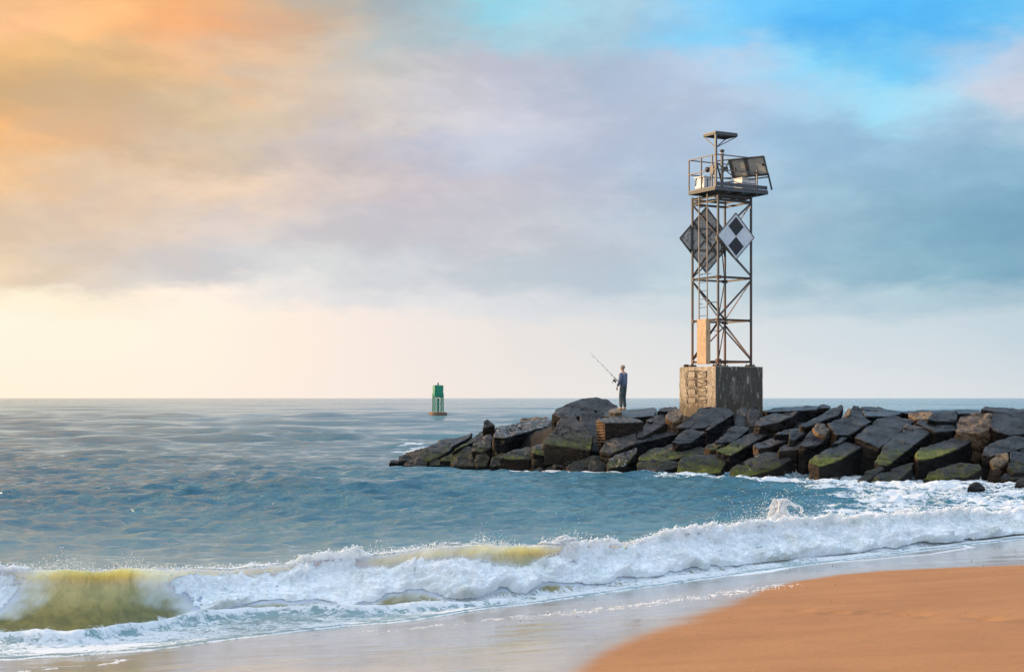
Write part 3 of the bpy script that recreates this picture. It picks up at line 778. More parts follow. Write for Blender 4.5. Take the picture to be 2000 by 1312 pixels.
rock(A_, [(1332,738),(1400,704),(1450,712),(1450,742)], 'tiny black rock awash left of the low splash', .7, 0, .4)
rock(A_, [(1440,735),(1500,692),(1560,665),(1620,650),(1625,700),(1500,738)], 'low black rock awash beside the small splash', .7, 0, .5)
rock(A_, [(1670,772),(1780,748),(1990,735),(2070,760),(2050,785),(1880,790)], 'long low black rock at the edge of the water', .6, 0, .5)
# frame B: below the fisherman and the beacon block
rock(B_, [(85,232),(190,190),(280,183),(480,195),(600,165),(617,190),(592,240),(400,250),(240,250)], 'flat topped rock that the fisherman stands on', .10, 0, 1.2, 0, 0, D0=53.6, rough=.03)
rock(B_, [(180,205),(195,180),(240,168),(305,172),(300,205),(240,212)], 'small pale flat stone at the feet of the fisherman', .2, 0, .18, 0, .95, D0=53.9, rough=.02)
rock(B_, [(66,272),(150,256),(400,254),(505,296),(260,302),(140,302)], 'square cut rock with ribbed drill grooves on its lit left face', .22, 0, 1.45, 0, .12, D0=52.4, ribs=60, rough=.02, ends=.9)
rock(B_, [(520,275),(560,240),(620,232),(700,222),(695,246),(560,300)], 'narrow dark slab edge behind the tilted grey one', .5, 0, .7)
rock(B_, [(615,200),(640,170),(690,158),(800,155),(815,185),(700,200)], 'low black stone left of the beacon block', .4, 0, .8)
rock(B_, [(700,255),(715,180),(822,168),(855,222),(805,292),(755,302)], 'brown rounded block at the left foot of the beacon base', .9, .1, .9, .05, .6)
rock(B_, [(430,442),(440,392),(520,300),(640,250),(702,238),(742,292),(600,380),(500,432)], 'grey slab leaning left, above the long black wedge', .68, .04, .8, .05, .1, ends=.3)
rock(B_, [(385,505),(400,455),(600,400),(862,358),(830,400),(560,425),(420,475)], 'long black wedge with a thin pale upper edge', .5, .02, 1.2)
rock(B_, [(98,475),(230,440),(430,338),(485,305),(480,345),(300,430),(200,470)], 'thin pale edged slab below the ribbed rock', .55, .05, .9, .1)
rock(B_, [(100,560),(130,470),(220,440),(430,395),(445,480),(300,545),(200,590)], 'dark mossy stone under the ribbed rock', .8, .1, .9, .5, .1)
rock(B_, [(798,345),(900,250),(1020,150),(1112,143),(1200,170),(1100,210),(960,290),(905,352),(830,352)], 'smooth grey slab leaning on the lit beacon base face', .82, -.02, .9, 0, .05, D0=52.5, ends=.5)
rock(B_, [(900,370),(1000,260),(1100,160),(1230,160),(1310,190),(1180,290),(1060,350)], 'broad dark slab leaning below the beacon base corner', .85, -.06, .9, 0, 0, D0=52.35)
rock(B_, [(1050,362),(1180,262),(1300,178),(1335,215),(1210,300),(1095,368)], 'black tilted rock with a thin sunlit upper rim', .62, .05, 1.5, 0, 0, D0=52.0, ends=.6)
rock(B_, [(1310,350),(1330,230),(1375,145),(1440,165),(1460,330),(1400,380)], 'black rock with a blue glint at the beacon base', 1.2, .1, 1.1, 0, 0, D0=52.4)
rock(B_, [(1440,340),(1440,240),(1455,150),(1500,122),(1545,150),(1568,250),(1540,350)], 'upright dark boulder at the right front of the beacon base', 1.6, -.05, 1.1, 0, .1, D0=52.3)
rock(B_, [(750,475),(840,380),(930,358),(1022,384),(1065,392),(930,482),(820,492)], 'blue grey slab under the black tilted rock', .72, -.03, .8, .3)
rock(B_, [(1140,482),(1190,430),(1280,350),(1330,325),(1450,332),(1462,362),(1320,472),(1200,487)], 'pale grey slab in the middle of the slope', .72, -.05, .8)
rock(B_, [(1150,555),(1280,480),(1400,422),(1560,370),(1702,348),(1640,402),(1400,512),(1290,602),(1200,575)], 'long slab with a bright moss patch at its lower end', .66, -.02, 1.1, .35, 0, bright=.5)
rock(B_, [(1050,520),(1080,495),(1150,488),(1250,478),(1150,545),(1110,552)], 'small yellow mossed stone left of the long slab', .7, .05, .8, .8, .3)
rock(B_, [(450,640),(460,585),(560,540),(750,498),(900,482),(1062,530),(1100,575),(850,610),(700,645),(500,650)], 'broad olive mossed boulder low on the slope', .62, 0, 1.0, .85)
rock(B_, [(160,680),(180,630),(250,590),(430,530),(442,565),(385,640),(330,700),(180,715)], 'mossy square block with a wet white glint', .72, .06, .9, .7, .05, guano_glint=.8, ends=.5)  # the white patch here is a painted wet glint, not droppings
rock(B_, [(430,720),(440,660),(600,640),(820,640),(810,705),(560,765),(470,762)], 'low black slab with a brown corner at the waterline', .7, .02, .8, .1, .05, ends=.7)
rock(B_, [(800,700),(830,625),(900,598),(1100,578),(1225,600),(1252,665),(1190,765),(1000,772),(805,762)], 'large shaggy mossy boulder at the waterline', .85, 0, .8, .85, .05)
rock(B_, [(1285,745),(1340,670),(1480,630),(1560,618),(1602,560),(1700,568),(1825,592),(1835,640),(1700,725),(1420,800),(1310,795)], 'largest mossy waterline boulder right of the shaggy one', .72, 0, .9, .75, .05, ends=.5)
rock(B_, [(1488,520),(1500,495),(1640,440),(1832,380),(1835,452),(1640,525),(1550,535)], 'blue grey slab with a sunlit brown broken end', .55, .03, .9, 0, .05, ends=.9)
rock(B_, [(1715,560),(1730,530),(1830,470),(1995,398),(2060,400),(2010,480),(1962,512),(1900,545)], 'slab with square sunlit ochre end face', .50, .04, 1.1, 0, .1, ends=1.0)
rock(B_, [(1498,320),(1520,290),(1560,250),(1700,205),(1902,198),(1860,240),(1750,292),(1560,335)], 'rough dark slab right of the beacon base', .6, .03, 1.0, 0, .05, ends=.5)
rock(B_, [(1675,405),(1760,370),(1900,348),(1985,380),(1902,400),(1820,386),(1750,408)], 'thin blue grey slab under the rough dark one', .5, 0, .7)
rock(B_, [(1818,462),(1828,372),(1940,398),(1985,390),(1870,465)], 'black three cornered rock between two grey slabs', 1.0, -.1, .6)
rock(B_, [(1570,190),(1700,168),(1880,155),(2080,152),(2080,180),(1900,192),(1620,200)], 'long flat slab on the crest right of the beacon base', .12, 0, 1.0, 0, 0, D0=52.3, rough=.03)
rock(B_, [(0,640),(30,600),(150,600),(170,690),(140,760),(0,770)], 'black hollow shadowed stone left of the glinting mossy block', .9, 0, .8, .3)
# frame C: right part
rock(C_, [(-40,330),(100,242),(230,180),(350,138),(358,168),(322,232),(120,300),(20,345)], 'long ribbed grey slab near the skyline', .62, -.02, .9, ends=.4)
rock(C_, [(340,275),(362,212),(400,175),(430,168),(425,225)], 'small sunlit tan rock beside the black knob', 1.0, .35, .6, 0, .8)
rock(C_, [(425,235),(425,160),(455,135),(500,140),(545,205),(545,250)], 'black knob of rock on the skyline', 1.0, -.15, .8, D0=51.3)
rock(C_, [(215,310),(330,258),(420,218),(530,238),(622,290),(520,360),(420,412),(290,412)], 'wide dark grey slab below the black knob', .72, -.04, 1.0, 0, 0, ends=.5)
rock(C_, [(75,345),(110,310),(190,305),(240,350),(200,420),(120,400)], 'brown tipped stone left of the wide dark slab', .9, .15, .8, 0, .3, ends=.8)
rock(C_, [(445,430),(550,350),(660,262),(820,218),(1012,290),(902,342),(820,402),(740,502),(690,532),(480,440)], 'biggest dark slab in the right half of the jetty', .74, -.05, 1.0)
rock(C_, [(540,205),(700,190),(905,200),(870,220),(760,240),(560,246)], 'flat wet slab lying on the crest', .10, 0, .9, 0, 0, D0=51.2, rough=.025)
rock(C_, [(945,240),(958,206),(1160,198),(1215,272),(1110,262),(1010,275)], 'orange lichened rock on the skyline', .7, .25, .8, 0, 1.0, D0=51.0)
rock(C_, [(1120,270),(1180,195),(1300,190),(1400,200),(1390,290),(1200,290)], 'black rock between the orange and the tan boulders', .8, -.1, .9)
rock(C_, [(1010,300),(1060,275),(1130,285),(1372,318),(1395,372),(1200,392),(1170,345)], 'blue grey slab under the orange rock', .6, -.05, .9)
rock(C_, [(890,345),(920,320),(990,325),(1100,345),(1000,372)], 'small pale stone at the head of the cracked slab', .6, 0, .5, 0, .2)
rock(C_, [(1368,378),(1385,330),(1420,242),(1530,208),(1702,230),(1702,352),(1612,402),(1420,408)], 'large rough tan boulder lit by the sun', 1.0, .22, .9, 0, .55, rough=.07)
rock(C_, [(1695,330),(1700,200),(1880,218),(2060,190),(2060,400),(1870,425),(1730,380)], 'shadowed dark boulder at the upper right edge', .95, -.15, 1.1, 0, .05)
rock(C_, [(1600,180),(1640,158),(1830,158),(2060,180),(2060,215),(1850,220),(1680,190)], 'black flat rock on top at the right edge', .4, 0, 1.0)
rock(C_, [(-50,500),(60,375),(182,368),(245,430),(130,505),(20,528)], 'dark grey block left of the mossed end slab', .7, -.04, 1.0, .05)
rock(C_, [(240,500),(330,432),(440,408),(330,485)], 'small blue grey slab wedged under the wide dark slab', .6, 0, .7)
rock(C_, [(45,665),(60,630),(120,598),(250,510),(360,478),(560,505),(420,592),(300,655),(150,700)], 'mossed slab with a sunlit brown left end', .60, 0, 1.3, .65, 0, bright=.35, ends=1.0)
rock(C_, [(640,660),(740,482),(830,400),(900,352),(1105,348),(1172,380),(980,502),(870,592),(760,695),(690,690)], 'cracked slab with yellow green moss low down', .72, -.03, 1.0, .5, 0, bright=.35)
rock(C_, [(1012,600),(1030,560),(1060,518),(1400,420),(1612,408),(1480,502),(1280,592),(1092,645),(1035,640)], 'long smooth slab with vivid green moss on its left end', .58, -.02, 1.2, .5, 0, bright=.6, ends=.7)
rock(C_, [(1615,590),(1640,520),(1740,468),(1900,418),(2060,425),(2060,520),(1850,562),(1700,612)], 'grey green slab at the right edge', .75, -.02, 1.0, .4)
rock(C_, [(1685,650),(1750,582),(1850,570),(1865,642),(1785,715),(1722,725)], 'sunlit tan lump below the grey green slab', 1.0, .25, .7, .1, .85)
rock(C_, [(1850,700),(1880,560),(2060,520),(2060,760),(1900,760)], 'dark stone in the right edge gap', .9, -.1, .9, .2)
rock(C_, [(1080,810),(1150,742),(1330,672),(1600,658),(1625,722),(1500,795),(1200,825)], 'shaggy olive mossed boulder at the right waterline', .72, 0, .8, .8, .15)
rock(C_, [(585,845),(660,770),(880,680),(1002,658),(985,720),(930,765),(850,845)], 'mossy tilted slab standing in the foam', .72, 0, .9, .55)
rock(C_, [(475,845),(560,742),(700,688),(745,712),(640,772),(565,845)], 'dark slab left of the mossy tilted slab in the foam', .8, 0, .9, .45)
rock(C_, [(1760,790),(1830,755),(2060,742),(2060,812),(1850,815)], 'low dark rock at the right waterline', .7, 0, .6, .2)
rock(C_, [(1480,900),(1530,852),(1600,845),(1650,880),(1655,905)], 'dark round rock alone in the surf', .9, 0, .5, D0=44.5)
rock(C_, [(1905,870),(1960,802),(2060,795),(2060,880)], 'brown rock in the surf at the right edge', .9, 0, .5, 0, .3, D0=45.5)
rock(C_, [(205,860),(240,795),(320,810),(345,860)], 'small reddish rock in the foam', .9, 0, .5, 0, .2)
rock(C_, [(-5,165),(5,145),(90,138),(108,160),(100,178),(10,180)], 'left one of two thin stones on the crest', .3, 0, .5, D0=53.2)
rock(C_, [(115,170),(140,145),(210,130),(248,148),(240,170)], 'right one of two thin stones on the crest', .3, 0, .5, D0=53.0)
rock(C_, [(540,215),(520,165),(560,155),(700,175),(860,185),(880,205)], 'dark ridge stone behind the flat wet slab', .2, 0, .7, D0=52.4)
rock(C_, [(880,205),(940,195),(1200,185),(1600,182),(1620,215),(1300,225),(1000,230)], 'long black ridge slab behind the orange rock', .15, 0, 1.0, D0=52.2, rough=.03)
# the jetty runs on past the right edge of the view
for k, (u_, v_) in enumerate([(2150,250),(2300,430),(2180,640),(2420,260),(2520,520),(2380,720)]):
    rock(C_, [(u_-90,v_+40),(u_-20,v_-60),(u_+130,v_-90),(u_+220,v_-20),(u_+90,v_+90)],
         ['next black rock beyond the right edge of the view','tilted rock farther along beyond the right edge','mossy rock low down beyond the right edge','crest rock well beyond the right edge','mid slope rock well beyond the right edge','waterline rock well beyond the right edge'][k], .7, -.02, 1.0, .3 if k in (2, 5) else 0)

# seaward side: big stones stepping down behind the crest (seen from a step aside)
def rubble():
    px = np.linspace(770, 2500, 330); t_ = np.linspace(0, 1, 46)
    PX, T_ = np.meshgrid(px, t_)
    df = d_front(PX); crest = np.interp(PX, [770, 860, 960, 1100, 1250, 1500, 2500], [.05, .5, 1.0, 1.75, 1.85, 1.9, 1.9])
    wdt = 12.5
    Y = df+.6+T_*wdt; X = (PX-1000)/FP*(df+.6+T_*wdt*.25)
    Z = -.9+(crest+.9)*sm(T_, 0, .30)*sm(1-T_, 0, .32)
    Z = Z+.22*fbm(X*.9, Y*.9, o=4)+.18*(np.round(fbm(X*.6+3, Y*.7, o=2)*3)/3)
    me, _ = grid_mesh('rubble', np.stack([X, Y, Z], -1))
    n = PX.size
    setattr_f(me, 'crown', np.zeros(n)); setattr_f(me, 'moss', np.zeros(n)); setattr_f(me, 'tint', np.zeros(n)); setattr_f(me, 'wetline', sm(.5-Z, 0, .4)); setattr_f(me, 'guano_glint', np.zeros(n))
    tag(link('rubble', me, None, RM), 'dark rubble core packed under and behind the jetty rocks', 'rubble', kind='stuff')
rubble()

# ------------------------------------------------------------------ beacon base block + tower
TC = Vector((8.22, 56.0, 0)); TA = R(30)
def loc(p):
    d = Vector(p)-TC; c, s = math.cos(TA), math.sin(TA)
    return Vector((d.x*c+d.y*s, -d.x*s+d.y*c, d.z))
CM, t, b = material('weathered_concrete')
o = t.new('ShaderNodeTexCoord').outputs['Object']
n1 = t.noise(o, 1.8, 6, .6, .3); st = t.noise(t.scaled(o, (2.2, 2.2, .5)), 1.5, 7, .68, .8); sp = t.noise(o, 16, 6, .7)
c = t.mix(t.rng(n1, .3, .7), (.36, .30, .22), (.52, .44, .33))
c = t.mix(t.rng(sp, .48, .66, 0, .75), c, (.17, .115, .065))
c = t.mix(t.rng(t.noise(o, 3.4, 7, .7, .8), .50, .62, 0, .6), c, (.20, .13, .07))
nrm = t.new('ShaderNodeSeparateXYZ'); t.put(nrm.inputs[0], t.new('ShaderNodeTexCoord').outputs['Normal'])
shadef = t.rng(nrm.outputs[1], -.5, -.9)                                    # shade on the right-hand face, painted dark through the streak noise
c = t.mix(t.math('MULTIPLY', shadef, t.rng(st, .30, .50, .55, .95)), c, (.050, .044, .036))
c = t.mix(t.rng(st, .52, .68, 0, .7), c, (.09, .065, .04))
sepz = t.new('ShaderNodeSeparateXYZ'); t.put(sepz.inputs[0], o)
wl = t.math('ADD', sepz.outputs[2], t.math('MULTIPLY', n1, -.9))
c = t.mix(t.rng(wl, 2.5, 1.85, 0, .8), c, (.07, .045, .02))
c = t.mix(t.rng(t.noise(t.scaled(o, (3, 3, .8)), 2.3, 5, .65), .56, .66, 0, .6), c, (.55, .50, .42))
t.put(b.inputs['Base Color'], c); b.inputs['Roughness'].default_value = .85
bump(t, b, t.math('ADD', t.math('MULTIPLY', sp, .6), t.math('MULTIPLY', n1, 1.5)), .8, .03)
GM = simple('rusty_galvanised_steel', (.075, .08, .085), (.13, .125, .12), 5, .55, .25, c3=(.17, .075, .035), streak=(1, 1, .3))
TMt, t, b = material('tower_steel')
o = t.new('ShaderNodeTexCoord').outputs['Object']
sepz = t.new('ShaderNodeSeparateXYZ'); t.put(sepz.inputs[0], o)
nn = t.noise(t.scaled(o, (1, 1, .45)), 5, 6, .65, .5)
rusty = t.rng(t.math('ADD', t.math('MULTIPLY', nn, 1.0), t.rng(sepz.outputs[2], .3, 5.0, .20, .0, False)), .58, .74)
c = t.mix(rusty, t.mix(nn, (.048, .051, .054), (.092, .083, .074)), t.mix(t.noise(o, 22, 4), (.17, .07, .035), (.10, .05, .03)))
t.put(b.inputs['Base Color'], c); b.inputs['Roughness'].default_value = .6; b.inputs['Metallic'].default_value = .15
bump(t, b, t.noise(o, 40, 4, .6), .3, .005)
DK = simple('blue_grey_painted_steel', (.045, .055, .065), (.075, .085, .095), 4, .5, .1, c3=(.10, .06, .035))
WH = simple('off_white_paint', (.62, .62, .60), (.74, .73, .71), 5, .5, 0, .2, .005)
RUST = simple('rusted_iron', (.10, .05, .025), (.055, .035, .025), 14, .85)
TAN = simple('weathered_plywood', (.50, .33, .19), (.62, .42, .25), 4, .75, c3=(.33, .20, .11), streak=(3, 3, .6))
BLK = simple('black_panel_paint', (.006, .006, .008), (.010, .010, .012), 5, .5)
BRD = simple('grey_white_board', (.50, .53, .56), (.60, .63, .66), 3, .5)
BRB = simple('bare_board_back', (.40, .39, .365), (.52, .51, .47), 3, .6, c3=(.12, .09, .06))
PNB = simple('panel_backsheet', (.40, .39, .35), (.50, .48, .43), 3, .55)
SOL = simple('solar_cell_glass', (.01, .014, .04), (.014, .02, .055), 8, .12)

def build_block():
    bl = empty('concrete_base', (TC.x, TC.y, 0), TA)
    tag(bl, 'weathered square concrete base block carrying the steel beacon tower', 'concrete base')
    m = MB(); s = 2.33/2
    m.box((0, 0, 2.42), (2.33, 2.33, 3.2), bev=.035)
    bm = m.bm
    bmesh.ops.triangulate(bm, faces=bm.faces)
    for _ in range(5):
        es = [e for e in bm.edges if e.calc_length() > .11]
        if not es: break
        bmesh.ops.subdivide_edges(bm, edges=es, cuts=1); bmesh.ops.triangulate(bm, faces=[f for f in bm.faces if len(f.verts) > 3])
    bm.normal_update()
    V = np.array([v.co[:] for v in bm.verts]); N = np.array([v.normal[:] for v in bm.verts])
    d = .012*fbm(V[:, 0]*3, V[:, 1]*3, V[:, 2]*3, o=4)-.02*sm(fbm(V[:, 0]*5+3, V[:, 1]*5, V[:, 2]*5, o=3), .25, .6)
    for v, q in zip(bm.verts, V+N*d[:, None]): v.co = q
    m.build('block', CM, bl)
    # rusted rung irons, two columns of four, set in the sunlit face (the face u = -s)
    def pt(v, z, off=.03): return (-s-off, v, z)
    for col, (va, vb) in enumerate(((.08, .62), (-.62, .02))):
        for row in range(4):
            zt = 3.86-row*.335
            m = MB(); h = .26
            for q in range(2):
                j = .012*q
            path = [pt(va, zt-h, .012), pt(va, zt-.05, .035), pt(va+.05, zt, .04), pt(vb-.05, zt, .04), pt(vb, zt-.05, .035), pt(vb, zt-h, .012)]
            if col == 1: path = [pt(p[1]+(.03 if i in (0, 5) else 0)*(-1 if i else 1), p[2]+.05*math.sin(i*2.1+row), -p[0]-s) for i, p in enumerate(path)]
            m.tube(path, .013, 6)
            m.tube([path[0], path[-1]], .008, 6)
            if col == 1: m.tube([path[1], ((path[1][0]+path[4][0])/2-.01, (path[1][1]+path[4][1])/2, zt-.17), path[4]], .010, 6)
            m.build('rung_iron', RUST, bl)
    m = MB()
    for u_, v_ in ((-.81, -.81), (.81, -.81), (-.81, .81), (.81, .81)):
        m = MB(); m.box((u_, v_, 4.05), (.30, .30, .04)); m.box((u_, v_, 4.085), (.2, .2, .03))
        for a, b_ in ((.1, .1), (-.1, .1), (.1, -.1), (-.1, -.1)): m.tube([(u_+a, v_+b_, 4.03), (u_+a, v_+b_, 4.13)], .018, 6)
        m.build('anchor_plate', RUST, bl)
    m = MB(); m.lathe((-.95, 1.0, 4.0), [(.04, 0), (.10, .03), (.11, .09), (.06, .13), (.01, .14)], 10); m.build('bollard_stub', RUST, bl, True)
build_block()

def build_tower():
    T = empty('beacon_tower', (TC.x, TC.y, 4.07), TA)
    tag(T, 'rusty square steel lattice beacon tower on the concrete base', 'tower')
    Z0 = 4.07
    def L(p): return (p[0], p[1], p[2]-Z0)
    h = 1.625/2; ox = .04
    legs = {'N': (-h+ox, -h), 'L': (-h+ox, h), 'R': (h+ox, -h), 'B': (h+ox, h)}
    def P(k, z): return Vector((legs[k][0], legs[k][1], z-Z0))
    for k in 'NLRB':
        m = MB(); m.bar(P(k, 4.1), P(k, 10.72), .070); m.build('leg', TMt, T)
    faces = (('L', 'N'), ('N', 'R'), ('R', 'B'), ('B', 'L'))
    for z in (4.21, 5.82, 7.47, 10.45, 10.62):
        for a, b_ in faces:
            m = MB(); A = P(a, z); B = P(b_, z); d = (B-A).normalized()*.045
            m.angle(A+d, B-d, .07 if z < 10 else .085, .012); m.build('ring_beam', TMt, T)
    for o_ in 'LR':
        for i_ in 'NB':
            for z1, z2 in ((10.4, 9.05), (7.55, 8.88), (7.38, 5.92), (4.28, 5.70)):
                A = P(o_, z1); B = P(i_, z2); d = (B-A).normalized()*.05
                m = MB(); m.angle(A+d, B-d, .052, .012); m.build('diagonal_brace', TMt, T)
    for z1, z2 in ((4.25, 5.8), (5.9, 7.45), (9.9, 7.5)):
        m = MB(); m.bar(P('N', z1)+Vector((.05, .05, 0)), P('B', z2)-Vector((.05, .05, 0)), .035); m.build('inner_brace', TMt, T)
    for z in (4.25, 5.82, 7.47, 8.97):
        for k in 'NLRB':
            m = MB(); q = P(k, z)
            sx = 1 if legs[k][0] < 0 else -1; sy = 1 if legs[k][1] < 0 else -1
            m.box((q.x+sx*.06, q.y-sy*.044, q.z), (.13, .010, .13)); m.box((q.x-sx*.044, q.y+sy*.06, q.z), (.010, .13, .13)); m.build('gusset_plate', TMt, T)
    # ladder on the sunlit side, held off the L-N face
    ux = -h+ox-.22
    # image columns 1365 / 1381
    v1, v2 = .10, -.42
    lad = empty('ladder', (0, 0, 0)); lad.parent = T
    for v in (v1, v2):
        m = MB(); m.bar((ux, v, .05), (ux, v, 11.3-Z0), .045, .03); m.build('ladder_rail', GM, lad)
    z = .3
    while z < 7.1:
        m = MB(); m.tube([(ux, v1, z), (ux, v2, z)], .013, 6); m.build('rung', GM, lad); z += .325
    for z in (.1, 2.4, 3.55, 6.2):
        for v in (v1, v2):
            m = MB(); m.bar((ux+.02, v, z), (-h+ox-.05, v, z), .025); m.build('ladder_bracket', GM, lad)
    for z in (5.4-Z0, 6.5-Z0):
        m = MB(); m.bar((ux, v2-.02, z), (ux, -.62, z), .03); m.bar((ux, -.62, z), (-h+ox, -.76, z), .03); m.build('ladder_bracket', GM, lad)
    m = MB()
    m.box((ux-.05, -.15, .92), (.05, .58, 1.76), bev=.008); m.box((ux+.05, -.435, .92), (.16, .03, 1.76)); m.box((ux+.05, .135, .92), (.16, .03, 1.76))
    cg = m.build('climbing_guard', TAN, T); cg['label'] = 'tan boarded guard over the foot of the ladder'
    # platform
    u0, u1, v0, v1_ = -1.165, 1.40, -1.165, .52
    pf = empty('platform', (0, 0, 0)); pf.parent = T
    m = MB()
    m.box(((u0+u1)/2, (v0+v1_)/2, 10.90-Z0), (u1-u0, v1_-v0, .035)); m.build('deck_plate', DK, pf)
    for a, b_ in (((u0, v0), (u1, v0)), ((u0, v0), (u0, v1_)), ((u1, v0), (u1, v1_)), ((u0, v1_), (u1, v1_))):
        m = MB(); A = Vector((*a, 10.80-Z0)); B = Vector((*b_, 10.80-Z0)); d = (B-A).normalized()*.0
        m.bar(A+Vector((0, 0, .02)), B+Vector((0, 0, .02)), .05, .12); m.build('edge_beam', TMt if a[0] == b_[0] and a[0] < 0 else DK, pf)
    for u in (-.5, .2, .9):
        m = MB(); m.bar((u, v0+.03, 10.76-Z0), (u, v1_-.03, 10.76-Z0), .06, .12); m.build('joist', DK, pf)
    m = MB(); m.box(((u0+u1)/2, v0-.03, 11.00-Z0), (u1-u0-.1, .012, .15)); m.build('toe_board', DK, pf)
    rl = empty('railing', (0, 0, 0)); rl.parent = T
    zt, zm, zb = 12.12-Z0, 11.55-Z0, 10.92-Z0
    for u, v in ((u0, v1_), (u0, -.27), (u0, -.95), (u0+.02, v0), (.86, v0), (u1, v1_), (.1, v1_), (u1, -.4)):
        m = MB(); m.bar((u, v, zb), (u, v, zt+.02), .045); m.build('rail_post', GM, rl)
    for z in (zt, zm):
        for a, b_ in (((u0, v0), (u0, v1_)), ((u0, v1_), (u1, v1_)), ((u0, v0), (.9 if z == zt else u1, v0))):
            m = MB(); m.bar((*a, z), (*b_, z), .038); m.build('guard_rail', GM, rl)
    # mast with its flat top plate
    ms = empty('mast', (0, 0, 0)); ms.parent = T
    m = MB(); m.bar((u0+.03, v0+.03, zb), (u0+.03, v0+.03, 12.92-Z0), .075); m.build('mast_pole', DK, ms)
    pu0, pu1, pv0, pv1 = -1.165, -.11, -1.165, -.41
    m = MB(); m.box(((pu0+pu1)/2, (pv0+pv1)/2, 12.99-Z0), (pu1-pu0, pv1-pv0, .05)); m.build('top_plate', DK, ms)
    m = MB()
    for a, b_ in (((pu0, pv0), (pu1, pv0)), ((pu1, pv0), (pu1, pv1)), ((pu1, pv1), (pu0, pv1)), ((pu0, pv1), (pu0, pv0))): m.bar((*a, 12.925-Z0), (*b_, 12.925-Z0), .03, .08)
    m.build('plate_rim', TMt, ms)
    for a in ((pu0, pv1), (pu1, pv0), (pu1, pv1)):
        m = MB(); m.bar((u0+.05, v0+.05, 12.38-Z0), (a[0]*.97, a[1]*.97, 12.89-Z0), .03); m.build('plate_strut', DK, ms)
    # solar panel rack
    def W_(px, py, D): q = loc(wpt(px, py, D)); return Vector((q.x, q.y, q.z-Z0))
    rk = empty('solar_rack', (0, 0, 0)); rk.parent = T
    TL, TR, TLL = W_(1425, 312, 55.75), W_(1492, 304.8, 54.85), W_(1399, 314.8, 56.1)
    FR = W_(1507.5, 370.5, 55.65); dn = FR-TR
    BL, BR = TL+dn*.53, TR+dn*.53
    nrm = (TR-TL).cross(dn).normalized()
    if nrm.y < 0: nrm = -nrm
    m = MB(); m.prism([TL, TR, BR, BL], nrm, .03); pnl = m.build('solar_panel', PNB, rk)
    m = MB(); m.prism([TL+nrm*.033+(TR-TL)*.02, TR+nrm*.033-(TR-TL)*.02, BR+nrm*.033-(TR-TL)*.02, BL+nrm*.033+(TR-TL)*.02], nrm, .004); m.build('cell_glass', SOL, pnl)
    for a, b_, wd in ((TL, TR, .06), (BL, BR, .07), (TL, BL, .10), (TR, BR, .05)):
        m = MB(); m.bar(a-nrm*.03, b_-nrm*.03, wd, .05, up=nrm); m.build('panel_frame', DK, pnl)
    mid = TL+(TR-TL)*.46
    m = MB(); m.bar(mid-nrm*.034, mid+dn*.53-nrm*.034, .13, .05, up=nrm); m.build('panel_frame', DK, pnl)
    for f1, f2 in ((.10, .30), (.93, .25)):
        m = MB(); q = TL+(TR-TL)*f1+dn*f2*1.0; m.box(q-nrm*.02, (.09, .05, .07)); m.build('junction_box', BLK, pnl)
    m = MB()
    m.bar(TLL, TL, .045); m.bar(TR+dn*.5, FR, .055); m.bar(TL+dn*.5, TL+dn*.98, .05); m.bar(TLL, TLL+dn*.95, .055)
    m.bar(TLL+dn*.53, BL, .045); m.bar(TLL+dn*.05, BL-(BL-TLL)*.0, .035); m.bar(TL, TLL+dn*.5, .035)
    m.bar(TLL+dn*.66, TR+dn*.62, .05)
    m.build('rack_frame', DK, rk)
    c0 = (TLL+BL)/2; m = MB(); m.prism([c0+Vector((-.09, 0, -.09)), c0+Vector((.1, -.05, -.09)), c0+Vector((.1, -.05, .09)), c0+Vector((-.09, 0, .09))], nrm, .02); m.build('gusset_plate', DK, rk)
    # equipment
    bx = empty('battery_box', (0, 0, 0)); bx.parent = T
    m = MB(); m.box((.87, -.40, 11.17-Z0), (.66, .52, .46), bev=.02); m.build('box_body', WH, bx)
    m = MB(); m.box((.87, -.40, 11.42-Z0), (.70, .56, .045), bev=.012); m.build('lid', WH, bx)
    m = MB(); m.bar((.53, -.672, 11.22-Z0), (1.22, -.672, 11.22-Z0), .012, .02); m.bar((.528, -.66, 11.22-Z0), (.528, -.14, 11.22-Z0), .012, .02); m.build('strap', GM, bx)
    eq = empty('equipment_case', (0, 0, 0)); eq.parent = T
    m = MB(); m.box((-.88, -.02, 11.16-Z0), (.36, .60, .42), bev=.03); m.build('case_body', WH, eq)
    m = MB(); m.box((-.88, -.02, 11.40-Z0), (.42, .66, .06), bev=.015); m.build('lid', WH, eq)
    m = MB()
    for v in (-.2, .18): m.tube([(-1.07, v, 11.38-Z0), (-1.10, v, 11.25-Z0), (-1.07, v+.05, 11.08-Z0)], .018, 6)
    m.build('latch', DK, eq)
    hn = empty('fog_signal', (0, 0, 0)); hn.parent = T
    m = MB(); m.box((-1.13, -.93, 11.55-Z0), (.12, .24, .36), bev=.02); m.build('signal_box', GM, hn)
    m = MB(); m.tube([(-1.15, -.80, 11.6-Z0), (-1.15, -.62, 11.6-Z0)], .07, 12, .11); m.build('horn', BLK, hn, True)
    m = MB(); m.tube([(-1.12, -.85, 11.4-Z0), (-1.05, -.7, 11.2-Z0), (-.95, -.35, 11.3-Z0)], .012, 6); m.build('cable', BLK, hn)
    lt = empty('lantern', (0, 0, 0)); lt.parent = T
    m = MB(); m.bar((-.26, -.41, zb), (-.26, -.41, 12.30-Z0), .08); m.build('lantern_post', TMt, lt)
    m = MB(); m.lathe((-.26, -.41, 12.30-Z0), [(.09, 0), (.10, .05), (.085, .06)], 16); m.build('lamp_base', WH, lt, True)
    m = MB(); m.lathe((-.26, -.41, 12.36-Z0), [(.075, 0), (.08, .07), (.075, .08)], 16); m.build('lens', DK, lt, True)
